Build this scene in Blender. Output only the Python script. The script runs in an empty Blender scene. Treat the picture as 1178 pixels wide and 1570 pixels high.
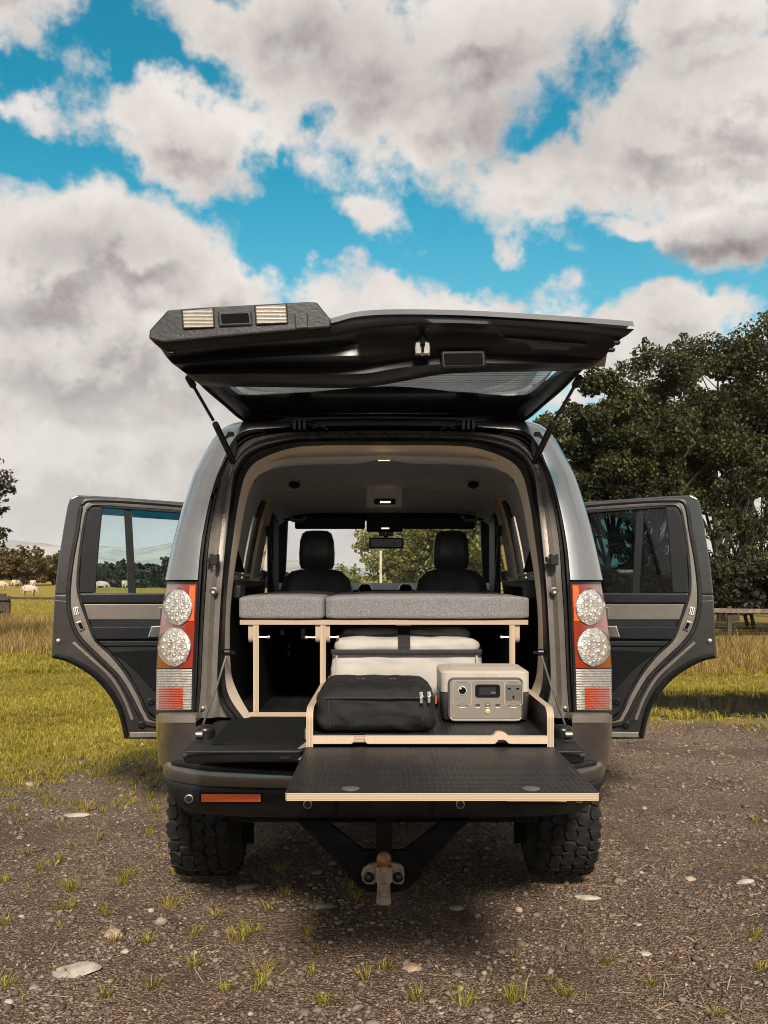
import bpy, bmesh, math, random
import numpy as np
from mathutils import Vector, Matrix, Euler

random.seed(7)
RNG = np.random.default_rng(11)
R = math.radians
scene = bpy.context.scene
COL = scene.collection

# ------------------------------------------------------------------ camera
FPX, CX, CYH, CAMH = 1450.0, 589.0, 882.0, 1.46      # focal length in photo pixels, horizon row, eye height
cam = bpy.data.cameras.new('camera')
cam.sensor_fit = 'VERTICAL'
cam.sensor_height = 36.0
cam.lens = FPX / 1570.0 * 36.0
cam.shift_y = (CYH - 785.0) / 1570.0
cam.clip_start = 0.05
cam.clip_end = 20000.0
cam_ob = bpy.data.objects.new('camera', cam)
cam_ob.location = (0, 0, CAMH)
cam_ob.rotation_euler = (R(90), 0, 0)
COL.objects.link(cam_ob)
scene.camera = cam_ob

# ------------------------------------------------------------------ light
SUN_EL, SUN_AZ = R(37), R(175)        # azimuth clockwise from +Y (north): behind the camera, a little to its right
sun = bpy.data.lights.new('sun', 'SUN')
sun.energy = 4.5
sun.angle = R(9)
sun.color = (1.0, 0.89, 0.775)
sun_ob = bpy.data.objects.new('sun', sun)
sd = Vector((math.sin(SUN_AZ) * math.cos(SUN_EL), math.cos(SUN_AZ) * math.cos(SUN_EL), math.sin(SUN_EL)))
sun_ob.rotation_euler = sd.to_track_quat('Z', 'Y').to_euler()
sun_ob.location = (0, 0, 30)
COL.objects.link(sun_ob)

vs = scene.view_settings
vs.view_transform = 'Standard'
vs.look = 'None'
vs.exposure = 0.36
vs.gamma = 1.0
vs.use_curve_mapping = False
scene.render.engine = 'CYCLES'
scene.cycles.max_bounces = 8
scene.cycles.transparent_max_bounces = 24
scene.cycles.caustics_reflective = False
scene.cycles.caustics_refractive = False
scene.cycles.sample_clamp_indirect = 6.0
scene.cycles.use_denoising = True
scene.cycles.filter_width = 1.05


# ------------------------------------------------------------------ node helpers
class NT:
    def __init__(self, tree):
        self.t = tree

    def n(self, typ, **kw):
        nd = self.t.nodes.new(typ)
        for k, v in kw.items():
            if k.startswith('i_'):
                key = k[2:]
                key = int(key) if key.isdigit() else key.replace('_', ' ')
                sock = nd.inputs[key]
                if hasattr(v, 'is_output') or isinstance(v, bpy.types.NodeSocket):
                    self.t.links.new(v, sock)
                else:
                    sock.default_value = v
            else:
                setattr(nd, k, v)
        return nd

    def link(self, a, b):
        self.t.links.new(a, b)

    def math(self, op, a, b=None, c=None, clamp=False):
        nd = self.t.nodes.new('ShaderNodeMath')
        nd.operation = op
        nd.use_clamp = clamp
        for i, v in enumerate((a, b, c)):
            if v is None:
                continue
            if isinstance(v, bpy.types.NodeSocket):
                self.t.links.new(v, nd.inputs[i])
            else:
                nd.inputs[i].default_value = v
        return nd.outputs[0]

    def vmath(self, op, a, b=None, scale=None):
        nd = self.t.nodes.new('ShaderNodeVectorMath')
        nd.operation = op
        for i, v in enumerate((a, b)):
            if v is None:
                continue
            if isinstance(v, bpy.types.NodeSocket):
                self.t.links.new(v, nd.inputs[i])
            else:
                nd.inputs[i].default_value = v
        if scale is not None:
            if isinstance(scale, bpy.types.NodeSocket):
                self.t.links.new(scale, nd.inputs['Scale'])
            else:
                nd.inputs['Scale'].default_value = scale
        return nd.outputs[1] if op in ('LENGTH', 'DISTANCE', 'DOT_PRODUCT') else nd.outputs[0]

    def rng(self, v, a, b, c=0.0, d=1.0, smooth=True):
        nd = self.t.nodes.new('ShaderNodeMapRange')
        nd.interpolation_type = 'SMOOTHSTEP' if smooth else 'LINEAR'
        self.t.links.new(v, nd.inputs[0])
        for i, x in enumerate((a, b, c, d)):
            nd.inputs[i + 1].default_value = x
        return nd.outputs[0]

    def mix(self, f, a, b, blend='MIX'):
        nd = self.t.nodes.new('ShaderNodeMix')
        nd.data_type = 'RGBA'
        nd.blend_type = blend
        for idx, v in ((0, f), (6, a), (7, b)):
            if isinstance(v, bpy.types.NodeSocket):
                self.t.links.new(v, nd.inputs[idx])
            else:
                nd.inputs[idx].default_value = v if idx == 0 else (*v[:3], 1.0)
        return nd.outputs[2]

    def noise(self, vec, scale, detail=4.0, rough=0.55, dist=0.0):
        nd = self.t.nodes.new('ShaderNodeTexNoise')
        if vec is not None:
            self.t.links.new(vec, nd.inputs['Vector'])
        nd.inputs['Scale'].default_value = scale
        nd.inputs['Detail'].default_value = detail
        nd.inputs['Roughness'].default_value = rough
        nd.inputs['Distortion'].default_value = dist
        return nd

    def bump(self, h, strength=0.3, dist=0.01, normal=None):
        nd = self.t.nodes.new('ShaderNodeBump')
        nd.inputs['Strength'].default_value = strength
        nd.inputs['Distance'].default_value = dist
        self.t.links.new(h, nd.inputs['Height'])
        if normal is not None:
            self.t.links.new(normal, nd.inputs['Normal'])
        return nd.outputs[0]


# ------------------------------------------------------------------ world: sky and broken cloud
def dirpx(x, y):
    return Vector(((x - CX) / FPX, 1.0, (CYH - y) / FPX)).normalized()


def build_world():
    w = bpy.data.worlds.new('World')
    scene.world = w
    w.use_nodes = True
    t = w.node_tree
    t.nodes.clear()
    T = NT(t)
    # cloud banks: (x, y, rx, ry, strength)
    banks = [
        (20, 20, 120, 85, 1.0), (250, 195, 165, 80, 1.05), (60, 190, 150, 36, .70), (335, 245, 75, 50, .72),
        (320, 35, 120, 70, .85), (450, 60, 190, 130, .95), (600, 120, 230, 150, 1.05), (780, 60, 230, 150, 1.1), (440, 170, 140, 90, 1.0),
        (720, 190, 200, 120, 1.05), (870, 40, 150, 80, 1.0), (1110, 20, 120, 110, 1.1), (1120, 190, 170, 130, 1.3), (1010, 240, 150, 100, 1.15),
        (1090, 280, 190, 80, 1.15), (860, 300, 170, 80, 1.1), (790, 345, 90, 40, .75), (950, 320, 130, 60, 1.0), (600, 335, 80, 62, .74), (490, 255, 90, 60, .68),
        (560, 305, 80, 50, .62), (700, 260, 110, 60, .72),
        (205, 400, 190, 120, 1.35), (70, 430, 190, 130, 1.35), (345, 450, 130, 85, 1.2), (150, 560, 380, 200, 1.5), (100, 720, 480, 230, 1.5),
        (30, 330, 90, 45, .75), (560, 470, 150, 62, 1.0), (700, 465, 150, 58, 1.0), (540, 410, 60, 40, .6), (800, 500, 110, 40, .8), (850, 440, 60, 60, .5),
        (1130, 380, 170, 80, 1.1), (1000, 395, 100, 34, .85), (1045, 525, 150, 62, 1.15), (950, 570, 130, 70, 1.1), (560, 800, 520, 150, 1.2),
        (1090, 700, 300, 200, 1.1), (600, 585, 380, 75, 1.1),
    ]
    g = bpy.data.node_groups.new('cloud_field', 'ShaderNodeTree')
    g.interface.new_socket('Dir', in_out='INPUT', socket_type='NodeSocketVector')
    g.interface.new_socket('Density', in_out='OUTPUT', socket_type='NodeSocketFloat')
    G = NT(g)
    gi = g.nodes.new('NodeGroupInput')
    go = g.nodes.new('NodeGroupOutput')
    d0 = gi.outputs[0]
    n1 = G.noise(d0, 5.0, 5.0, .55)
    n2 = G.noise(d0, 16.0, 6.0, .6)
    w1 = G.vmath('SCALE', G.vmath('SUBTRACT', n1.outputs['Color'], (.5, .5, .5)), None, .17)
    w2 = G.vmath('SCALE', G.vmath('SUBTRACT', n2.outputs['Color'], (.5, .5, .5)), None, .05)
    d = G.vmath('ADD', G.vmath('ADD', d0, w1), w2)
    acc = None
    for (x, y, rx, ry, s) in banks:
        c = dirpx(x, y)
        k = 1.08
        v = G.vmath('MULTIPLY', G.vmath('SUBTRACT', d, tuple(c)), (FPX / (rx * k), FPX / (rx * k), FPX / (ry * k)))
        L = G.math('MULTIPLY_ADD', G.vmath('LENGTH', v), -s, s)
        acc = L if acc is None else G.math('SMOOTH_MAX', acc, L, .18)
    # unseen sky outside the frame: denser cloud, added to whiten ambient light and reflections
    ang = G.vmath('DOT_PRODUCT', d0, tuple(dirpx(589, 560)))
    outm = G.rng(ang, .905, .83)
    nb = G.noise(d, 2.6, 5.0, .55)
    gen = G.math('MULTIPLY_ADD', nb.outputs['Fac'], 3.2, -.90)
    gen = G.math('SUBTRACT', gen, G.math('MULTIPLY_ADD', outm, -2.0, 2.0))
    acc = G.math('MAXIMUM', acc, gen)
    fb = G.noise(d0, 11.0, 8.0, .62)
    fb2 = G.noise(d0, 34.0, 6.0, .6)
    den = G.math('ADD', acc, G.math('MULTIPLY_ADD', fb.outputs['Fac'], 1.05, -.56))
    den = G.math('ADD', den, G.math('MULTIPLY_ADD', fb2.outputs['Fac'], .52, -.27))
    g.links.new(den, go.inputs[0])

    tc = t.nodes.new('ShaderNodeTexCoord')
    dv = T.vmath('NORMALIZE', tc.outputs['Generated'])

    def field(v):
        nd = t.nodes.new('ShaderNodeGroup')
        nd.node_tree = g
        t.links.new(v, nd.inputs[0])
        return nd.outputs[0]
    den = field(dv)
    den_up = field(T.vmath('ADD', dv, (-.005, -.006, .024)))
    cover = T.rng(den, .20, .54)
    rim = T.rng(T.math('SUBTRACT', den, den_up), -.20, .26)          # light from above: tops bright, undersides grey
    thick = T.rng(den, .30, 1.25)
    big = T.noise(dv, 8.5, 5.0, .58)
    shade = T.math('MULTIPLY', thick, T.math('MULTIPLY_ADD', rim, -.85, 1.0))
    shade = T.math('ADD', T.math('MULTIPLY', shade, .80), T.math('MULTIPLY_ADD', big.outputs['Fac'], 1.35, -.60), None, True)
    for (x, y, rx, ry, s_) in ((700, 120, 330, 120, .42), (450, 60, 190, 110, .35), (130, 385, 110, 50, .45), (50, 480, 130, 50, .35), (140, 560, 170, 50, .30), (1130, 390, 190, 60, .8), (990, 410, 110, 28, .6), (830, 220, 170, 60, .30)):
        vv = T.vmath('MULTIPLY', T.vmath('SUBTRACT', T.vmath('ADD', dv, T.vmath('SCALE', T.vmath('SUBTRACT', big.outputs['Color'], (.5, .5, .5)), None, .10)), tuple(dirpx(x, y))), (FPX / rx, FPX / rx, FPX / ry))
        shade = T.math('ADD', shade, T.math('MULTIPLY', T.math('SUBTRACT', 1.0, T.vmath('LENGTH', vv), None, True), s_), None, True)
    sepz = t.nodes.new('ShaderNodeSeparateXYZ')
    t.links.new(dv, sepz.inputs[0])
    shade = T.math('MULTIPLY', shade, T.rng(sepz.outputs[2], .05, .30, .38, 1.0))
    cloud = T.mix(shade, (6.9, 6.45, 6.05), (2.05, 1.82, 1.84))

    sky = t.nodes.new('ShaderNodeTexSky')
    sky.sky_type = 'NISHITA'
    sky.sun_disc = False
    sky.sun_elevation = SUN_EL
    sky.sun_rotation = SUN_AZ
    sky.air_density = 1.0
    sky.dust_density = 0.6
    sky.ozone_density = 2.0
    tint = T.mix(1.0, sky.outputs[0], (.02, 1.02, .96), 'MULTIPLY')
    sep = t.nodes.new('ShaderNodeSeparateXYZ')
    t.links.new(dv, sep.inputs[0])
    low = T.rng(sep.outputs[2], .44, .02)
    tint = T.mix(T.math('MULTIPLY', low, .62), tint, (3.6, 5.4, 6.0))
    col = T.mix(cover, tint, cloud)
    bg = t.nodes.new('ShaderNodeBackground')
    bg.inputs[1].default_value = 0.10
    t.links.new(col, bg.inputs[0])
    out = t.nodes.new('ShaderNodeOutputWorld')
    t.links.new(bg.outputs[0], out.inputs[0])
    w.cycles.sampling_method = 'MANUAL'
    w.cycles.sample_map_resolution = 512


build_world()


# ------------------------------------------------------------------ geometry helpers
def P(x, y, Y):
    """photo pixel + true distance in metres -> world point"""
    return Vector(((x - CX) * Y / FPX, Y, CAMH - (y - CYH) * Y / FPX))


def tag(o, label=None, cat=None, group=None, kind=None):
    if label:
        o['label'] = label
    if cat:
        o['category'] = cat
    if group:
        o['group'] = group
    if kind:
        o['kind'] = kind
    return o


def empty(name, loc, label, cat, group=None, rz=0.0):
    o = bpy.data.objects.new(name, None)
    o.empty_display_size = .1
    COL.objects.link(o)
    o.location = loc
    o.rotation_euler = (0, 0, rz)
    return tag(o, label, cat, group)


def wmat(o):
    m = Matrix.LocRotScale(o.location, o.rotation_euler, o.scale)
    if o.parent:
        m = wmat(o.parent) @ o.matrix_parent_inverse @ m
    return m


def setparent(o, p):
    o.parent = p
    o.matrix_parent_inverse = wmat(p).inverted()
    return o


def obj(name, verts, faces, mats, parent=None, smooth=True, midx=None, uvs=None, angle=40):
    """world-space mesh; its origin is put at the base centre of its own box"""
    V = np.array([tuple(v) for v in verts], dtype=float)
    c = (V.min(0) + V.max(0)) / 2
    c[2] = V[:, 2].min()
    V = V - c
    me = bpy.data.meshes.new(name)
    me.from_pydata(V.tolist(), [], [tuple(f) for f in faces])
    if not isinstance(mats, (list, tuple)):
        mats = [mats]
    for m in mats:
        me.materials.append(m)
    if midx is not None:
        me.polygons.foreach_set('material_index', midx)
    if uvs is not None:
        lay = me.uv_layers.new(name='UVMap')
        flat = [c2 for f in uvs for uv in f for c2 in uv]
        lay.data.foreach_set('uv', flat)
    me.validate()
    if smooth:
        me.polygons.foreach_set('use_smooth', [True] * len(me.polygons))
        try:
            me.set_sharp_from_angle(angle=R(angle))
        except Exception:
            pass
    me.update()
    o = bpy.data.objects.new(name, me)
    COL.objects.link(o)
    o.location = c
    if parent is not None:
        setparent(o, parent)
    return o


def recalc(o):
    bm = bmesh.new()
    bm.from_mesh(o.data)
    bmesh.ops.recalc_face_normals(bm, faces=bm.faces)
    bm.to_mesh(o.data)
    bm.free()
    return o


def bevel(o, w, seg=2, angle=30):
    m = o.modifiers.new('bevel', 'BEVEL')
    m.width = w
    m.segments = seg
    m.limit_method = 'ANGLE'
    m.angle_limit = R(angle)
    m.harden_normals = False
    return o


def solid(o, th, offset=-1.0, mo=0, mr=0):
    m = o.modifiers.new('solid', 'SOLIDIFY')
    m.thickness = th
    m.offset = offset
    m.material_offset = mo
    m.material_offset_rim = mr
    return o


def subsurf(o, n=1):
    m = o.modifiers.new('sub', 'SUBSURF')
    m.levels = n
    m.render_levels = n
    return o


class MB:
    """collects several shapes that belong to one part"""
    def __init__(self):
        self.v, self.f = [], []

    def add(self, vs, fs):
        b = len(self.v)
        self.v += [Vector(p) for p in vs]
        self.f += [tuple(i + b for i in f) for f in fs]
        return self

    def box(self, x0, x1, y0, y1, z0, z1, M=None):
        vs = [Vector((x, y, z)) for x in (x0, x1) for y in (y0, y1) for z in (z0, z1)]
        if M is not None:
            vs = [M @ p for p in vs]
        return self.add(vs, [(0, 1, 3, 2), (4, 6, 7, 5), (0, 4, 5, 1), (2, 3, 7, 6), (0, 2, 6, 4), (1, 5, 7, 3)])

    def tube(self, pts, rads, seg=10, cap=True):
        pts = [Vector(p) for p in pts]
        if not isinstance(rads, (list, tuple)):
            rads = [rads] * len(pts)
        vs, fs = [], []
        n = len(pts)
        ref = Vector((0, 0, 1))
        for i, p in enumerate(pts):
            tdir = (pts[min(i + 1, n - 1)] - pts[max(i - 1, 0)]).normalized()
            if abs(tdir.dot(ref)) > .95:
                ref = Vector((1, 0, 0))
            a = tdir.cross(ref).normalized()
            b = tdir.cross(a).normalized()
            for k in range(seg):
                an = 2 * math.pi * k / seg
                vs.append(p + (a * math.cos(an) + b * math.sin(an)) * rads[i])
        for i in range(n - 1):
            for k in range(seg):
                k2 = (k + 1) % seg
                fs.append((i * seg + k, i * seg + k2, (i + 1) * seg + k2, (i + 1) * seg + k))
        if cap:
            fs.append(tuple(range(seg))[::-1])
            fs.append(tuple((n - 1) * seg + k for k in range(seg)))
        return self.add(vs, fs)

    def lathe(self, prof, origin, axis, seg=24, sx=1.0, sy=1.0, up=(0, 0, 1)):
        """prof: (radius, height) pairs along axis"""
        axis = Vector(axis).normalized()
        up = Vector(up)
        a = up.cross(axis)
        if a.length < 1e-4:
            a = Vector((1, 0, 0))
        a.normalize()
        b = axis.cross(a).normalized()
        o = Vector(origin)
        vs, fs = [], []
        for (r, h) in prof:
            for k in range(seg):
                an = 2 * math.pi * k / seg
                vs.append(o + axis * h + a * (math.cos(an) * r * sx) + b * (math.sin(an) * r * sy))
        for i in range(len(prof) - 1):
            for k in range(seg):
                k2 = (k + 1) % seg
                fs.append((i * seg + k, i * seg + k2, (i + 1) * seg + k2, (i + 1) * seg + k))
        fs.append(tuple(range(seg))[::-1])
        fs.append(tuple((len(prof) - 1) * seg + k for k in range(seg)))
        return self.add(vs, fs)

    def loft(self, rows, closed=False, flip=False):
        n = len(rows[0])
        vs = [p for r in rows for p in r]
        fs = []
        for i in range(len(rows) - 1):
            for k in range(n if closed else n - 1):
                k2 = (k + 1) % n
                q = (i * n + k, i * n + k2, (i + 1) * n + k2, (i + 1) * n + k)
                fs.append(q[::-1] if flip else q)
        return self.add(vs, fs)

    def prism(self, pts, off):
        """closed outline + offset vector"""
        n = len(pts)
        off = Vector(off)
        vs = [Vector(p) for p in pts] + [Vector(p) + off for p in pts]
        fs = [tuple(range(n)), tuple(range(2 * n - 1, n - 1, -1))]
        for k in range(n):
            k2 = (k + 1) % n
            fs.append((k, k + n, k2 + n, k2))
        return self.add(vs, fs)

    def mirror(self):
        b = len(self.v)
        self.v += [Vector((-p.x, p.y, p.z)) for p in self.v[:b]]
        self.f += [tuple(i + b for i in f)[::-1] for f in self.f[:]]
        return self

    def build(self, name, mats, parent=None, smooth=True, bev=0, seg=2, recalc_n=True, angle=40):
        o = obj(name, self.v, self.f, mats, parent, False)
        if recalc_n:
            recalc(o)
        if smooth:
            o.data.polygons.foreach_set('use_smooth', [True] * len(o.data.polygons))
            o.data.set_sharp_from_angle(angle=R(angle))
        if bev:
            bevel(o, bev, seg)
        return o


def lerp(a, b, t):
    return a + (b - a) * t


def spline(pts, n):
    """Catmull-Rom through tuples, n samples"""
    pts = [np.array(p, float) for p in pts]
    m = len(pts)
    out = []
    for i in range(n):
        t = i / (n - 1) * (m - 1)
        k = min(int(t), m - 2)
        u = t - k
        p0, p1, p2, p3 = pts[max(k - 1, 0)], pts[k], pts[k + 1], pts[min(k + 2, m - 1)]
        out.append(tuple(.5 * ((2 * p1) + (p2 - p0) * u + (2 * p0 - 5 * p1 + 4 * p2 - p3) * u * u + (3 * p1 - p0 - 3 * p2 + p3) * u ** 3)))
    return out


def interp(x, xs, ys):
    return float(np.interp(x, xs, ys))


# ------------------------------------------------------------------ materials
def new_mat(name):
    m = bpy.data.materials.new(name)
    m.use_nodes = True
    t = m.node_tree
    t.nodes.clear()
    T = NT(t)
    out = t.nodes.new('ShaderNodeOutputMaterial')
    return m, T, out


def pmat(name, base, rough=.5, metal=0.0, var=.15, vscale=6.0, bump=0.0, bscale=80.0, coat=0.0, spec=.5, rvar=.1, dust=0.0, sheen=0.0, speck=0.0):
    m, T, out = new_mat(name)
    tc = T.n('ShaderNodeTexCoord')
    co = tc.outputs['Object']
    nz = T.noise(co, vscale, 5.0, .6)
    c1 = tuple(max(0, c * (1 - var)) for c in base)
    c2 = tuple(c * (1 + var) for c in base)
    colr = T.mix(T.rng(nz.outputs['Fac'], .3, .7), c1, c2)
    if dust:
        geo = T.n('ShaderNodeNewGeometry')
        sx = T.n('ShaderNodeSeparateXYZ', i_0=geo.outputs['Normal'])
        dn = T.noise(co, 14.0, 6.0, .65)
        up = T.rng(sx.outputs[2], -.2, .9)
        fac = T.math('MULTIPLY', T.math('MULTIPLY', T.math('MULTIPLY_ADD', up, .7, .3), T.rng(dn.outputs['Fac'], .35, .75)), dust)
        colr = T.mix(fac, colr, (.30, .25, .19))
    if speck:
        sp = T.n('ShaderNodeTexVoronoi', i_Vector=co, i_Scale=160.0)
        sn = T.noise(co, 25.0, 3.0, .6)
        msk = T.math('MULTIPLY', T.rng(sp.outputs['Distance'], .16, .08), T.rng(sn.outputs['Fac'], .52, .62))
        colr = T.mix(T.math('MULTIPLY', msk, speck), colr, (.35, .31, .26))
    b = T.n('ShaderNodeBsdfPrincipled')
    T.link(colr, b.inputs['Base Color'])
    rn = T.noise(co, vscale * 3.1, 4.0, .6)
    rr = T.math('MULTIPLY_ADD', rn.outputs['Fac'], rvar * 2, rough - rvar, True)
    T.link(rr, b.inputs['Roughness'])
    b.inputs['Metallic'].default_value = metal
    b.inputs['Coat Weight'].default_value = coat
    b.inputs['Coat Roughness'].default_value = .06
    b.inputs['Specular IOR Level'].default_value = spec
    if sheen:
        b.inputs['Sheen Weight'].default_value = sheen
    if bump:
        bn = T.noise(co, bscale, 4.0, .6)
        T.link(T.bump(bn.outputs['Fac'], bump, .004), b.inputs['Normal'])
    T.link(b.outputs[0], out.inputs[0])
    return m


M = {}
M['paint'] = pmat('car_paint_sky_bright', (.34, .336, .332), .29, .9, .08, 3.0, coat=1.0, dust=.06, rvar=.05, speck=.25)  # light base stands in for bright sky reflected in the pillars
M['paint_dark_dusty'] = pmat('car_paint_dark_dusty', (.070, .069, .068), .27, .7, .12, 5.0, coat=.9, dust=.16, rvar=.08, speck=.5)  # darker copy of the same car paint, plus dust and specks
M['paint_bumper'] = pmat('car_paint_bumper', (.125, .121, .117), .26, .8, .12, 5.0, coat=1.0, dust=.12, rvar=.08, speck=.5)
M['jamb'] = pmat('jamb_paint', (.26, .237, .212), .28, .45, .12, 9.0, coat=.3, dust=.15, rvar=.08)
M['plastic'] = pmat('black_bumper_plastic', (.008, .009, .010), .50, 0, .25, 7.0, .25, 300, spec=.25, dust=.04, speck=.8)
M['trim_dark'] = pmat('dark_grained_trim', (.010, .011, .012), .48, 0, .2, 8.0, .35, 420, spec=.3, rvar=.06)
M['hatch_trim'] = pmat('hatch_lining', (.010, .0105, .013), .32, 0, .15, 8.0, .10, 520, rvar=.03, spec=.5)
M['rubber'] = pmat('rubber_seal', (.010, .0105, .011), .45, 0, .2, 12.0, .1, 200, dust=.12)
M['black'] = pmat('black_gap', (.004, .004, .004), .8, 0, .2, 8.0, spec=.1)
M['carpet'] = pmat('black_carpet', (.009, .0092, .0095), .95, 0, .3, 60.0, .6, 500, spec=.1)
M['tan_trim'] = pmat('beige_pillar_trim', (.70, .585, .46), .62, 0, .06, 8.0, .12, 500)
M['headliner'] = pmat('headliner_cloth', (.80, .83, .87), .9, 0, .06, 14.0, .2, 700)
M['leather'] = pmat('black_leather', (.042, .043, .047), .30, 0, .2, 9.0, .2, 260)
M['chrome'] = pmat('satin_chrome', (.66, .63, .58), .18, 1.0, .05, 10.0)
M['steel'] = pmat('dull_steel', (.32, .29, .26), .42, .9, .2, 18.0, .2, 120)
M['alu'] = pmat('brushed_aluminium_trim', (.25, .225, .20), .38, .7, .06, 20.0)
M['strut'] = pmat('gas_strut_black', (.008, .0085, .009), .34, 0, .2, 10.0)
M['panel_grey'] = pmat('scuffed_plate_panel', (.020, .020, .021), .40, 0, .35, 16.0, .3, 90, dust=.10, speck=1.0)
M['red'] = pmat('red_lens_plastic', (.25, .022, .005), .06, 0, .08, 4.0, coat=1.0)
M['orange_sheen'] = pmat('orange_sheen_plastic', (.62, .11, .018), .15, 0, .06, 9.0, coat=1.0)
M['reflector'] = pmat('orange_reflector', (.72, .10, .015), .25, 0, .10, 60.0, .5, 260, coat=.5)
M['rubber_tyre'] = pmat('tyre_rubber', (.013, .013, .013), .82, 0, .35, 14.0, .35, 160, spec=.3, dust=.12, speck=.6)
M['rim'] = pmat('alloy_rim', (.38, .37, .36), .3, .9, .1, 8.0)
M['underbody'] = pmat('underbody_black', (.007, .007, .007), .8, 0, .4, 9.0, .3, 60, spec=.15)
M['hitch'] = pmat('weathered_hitch_steel', (.27, .225, .175), .62, .35, .35, 26.0, .5, 130, dust=.3)
M['ball'] = pmat('rusty_tow_ball', (.33, .165, .075), .55, .35, .45, 34.0, .4, 140)
M['bag_black'] = pmat('black_nylon', (.010, .0105, .011), .55, 0, .2, 24.0, .5, 900, spec=.28)
M['bag_beige'] = pmat('cream_canvas', (.42, .395, .355), .85, 0, .08, 7.0, .5, 600)
M['webbing'] = pmat('black_webbing', (.02, .02, .021), .7, 0, .2, 30.0, .6, 900)
M['ps_light'] = pmat('power_station_light_shell', (.43, .385, .325), .48, 0, .05, 9.0, .1, 500)
M['ps_mid'] = pmat('power_station_face', (.205, .180, .150), .45, 0, .06, 20.0, .1, 500)
M['ps_dark'] = pmat('power_station_base', (.040, .039, .039), .5, 0, .1, 20.0, .1, 500)
M['ps_line'] = pmat('power_station_print', (.55, .50, .42), .5, 0, .03, 20.0)
M['screen'] = pmat('dark_screen', (.004, .005, .006), .15, 0, .1, 20.0, spec=.4)
M['zip'] = pmat('zip_metal', (.72, .70, .66), .25, .9, .05, 30.0)
M['white'] = pmat('white_print', (.75, .72, .66), .5, 0, .05, 30.0)
M['dash'] = pmat('dashboard_top', (.30, .34, .34), .5, 0, .1, 12.0)
M['bone'] = pmat('fence_timber_grey', (.16, .125, .09), .9, 0, .35, 12.0, .6, 60)
M['wood_dark'] = pmat('dark_fence_timber', (.055, .042, .032), .9, 0, .35, 12.0, .6, 60)
M['wire'] = pmat('galvanised_wire', (.12, .11, .10), .5, .6, .2, 20.0)
M['stone_a'] = pmat('pale_stone', (.36, .315, .26), .85, 0, .28, 22.0, .6, 50)
M['stone_b'] = pmat('tan_stone', (.34, .25, .17), .8, 0, .2, 18.0, .5, 40)
M['stone_c'] = pmat('grey_slab_stone', (.215, .185, .155), .85, 0, .3, 22.0, .8, 45)
M['wool'] = pmat('sheep_wool', (.62, .54, .44), .95, 0, .2, 12.0, .9, 30, sheen=.3)
M['sheep_face'] = pmat('sheep_face', (.34, .28, .22), .9, 0, .2, 12.0)
M['bark'] = pmat('bark', (.055, .043, .032), .9, 0, .4, 7.0, .9, 30)
M['pole'] = pmat('pale_pole', (.55, .50, .42), .7, 0, .15, 4.0, .2, 40)


def glass_mat(name, tint, gloss=.9, rough=.02, f0=.06):
    m, T, out = new_mat(name)
    tr = T.n('ShaderNodeBsdfTransparent', i_Color=(*tint, 1))
    gl = T.n('ShaderNodeBsdfGlossy', i_Color=(gloss, gloss, gloss, 1), i_Roughness=rough)
    lw = T.n('ShaderNodeLayerWeight', i_Blend=.25)
    fac = T.math('MULTIPLY_ADD', lw.outputs['Fresnel'], .8, f0, True)
    mx = T.n('ShaderNodeMixShader')
    T.link(fac, mx.inputs[0])
    T.link(tr.outputs[0], mx.inputs[1])
    T.link(gl.outputs[0], mx.inputs[2])
    T.link(mx.outputs[0], out.inputs[0])
    return m


M['glass'] = glass_mat('window_glass', (.93, .96, .95), f0=.01)
M['glass_privacy'] = glass_mat('privacy_glass', (.34, .40, .42), f0=.02)
M['glass_left'] = glass_mat('pale_blue_glass', (.84, .94, .96), f0=.0)
M['glass_band'] = glass_mat('teal_band_glass', (.03, .30, .38), f0=.02)
M['glass_hatch'] = glass_mat('tailgate_glass', (.84, .92, .93), f0=.02)
M['glass_dark'] = pmat('shaded_glass', (.006, .012, .016), .12, 0, .2, 3.0, coat=.6, rvar=.03)


def emit_mat(name, col, s):
    m, T, out = new_mat(name)
    e = T.n('ShaderNodeEmission', i_Color=(*col, 1), i_Strength=s)
    T.link(e.outputs[0], out.inputs[0])
    return m


M['lamp_and_glint'] = emit_mat('cabin_lamp_and_glint', (1.0, .72, .42), 1.5)


def lens_mat():
    """clear lamp lens over a faceted silver reflector"""
    m, T, out = new_mat('faceted_clear_lens')
    tc = T.n('ShaderNodeTexCoord')
    v1 = T.n('ShaderNodeTexVoronoi', i_Vector=tc.outputs['Object'], i_Scale=60.0)
    v1.feature = 'F1'
    v2 = T.n('ShaderNodeTexVoronoi', i_Vector=tc.outputs['Object'], i_Scale=60.0)
    v2.feature = 'DISTANCE_TO_EDGE'
    v3 = T.n('ShaderNodeTexVoronoi', i_Vector=tc.outputs['Object'], i_Scale=210.0)
    sv = T.n('ShaderNodeSeparateColor', i_0=v1.outputs['Color'])
    c = T.mix(T.rng(sv.outputs[0], .1, .9), (.46, .43, .39), (.82, .79, .74))
    c = T.mix(T.rng(v2.outputs['Distance'], .10, .02), c, (.26, .24, .21))
    c = T.mix(T.rng(v3.outputs['Distance'], .2, .05), c, (.92, .90, .86))
    b = T.n('ShaderNodeBsdfPrincipled', i_Metallic=.35, i_Roughness=.28)
    T.link(c, b.inputs['Base Color'])
    b.inputs['Coat Weight'].default_value = 1.0
    h = T.math('ADD', v1.outputs['Distance'], T.math('MULTIPLY', v3.outputs['Distance'], .5))
    T.link(T.bump(h, .55, .006), b.inputs['Normal'])
    T.link(b.outputs[0], out.inputs[0])
    return m


M['lens'] = lens_mat()
M['lens_cell'] = M['lens']


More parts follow.
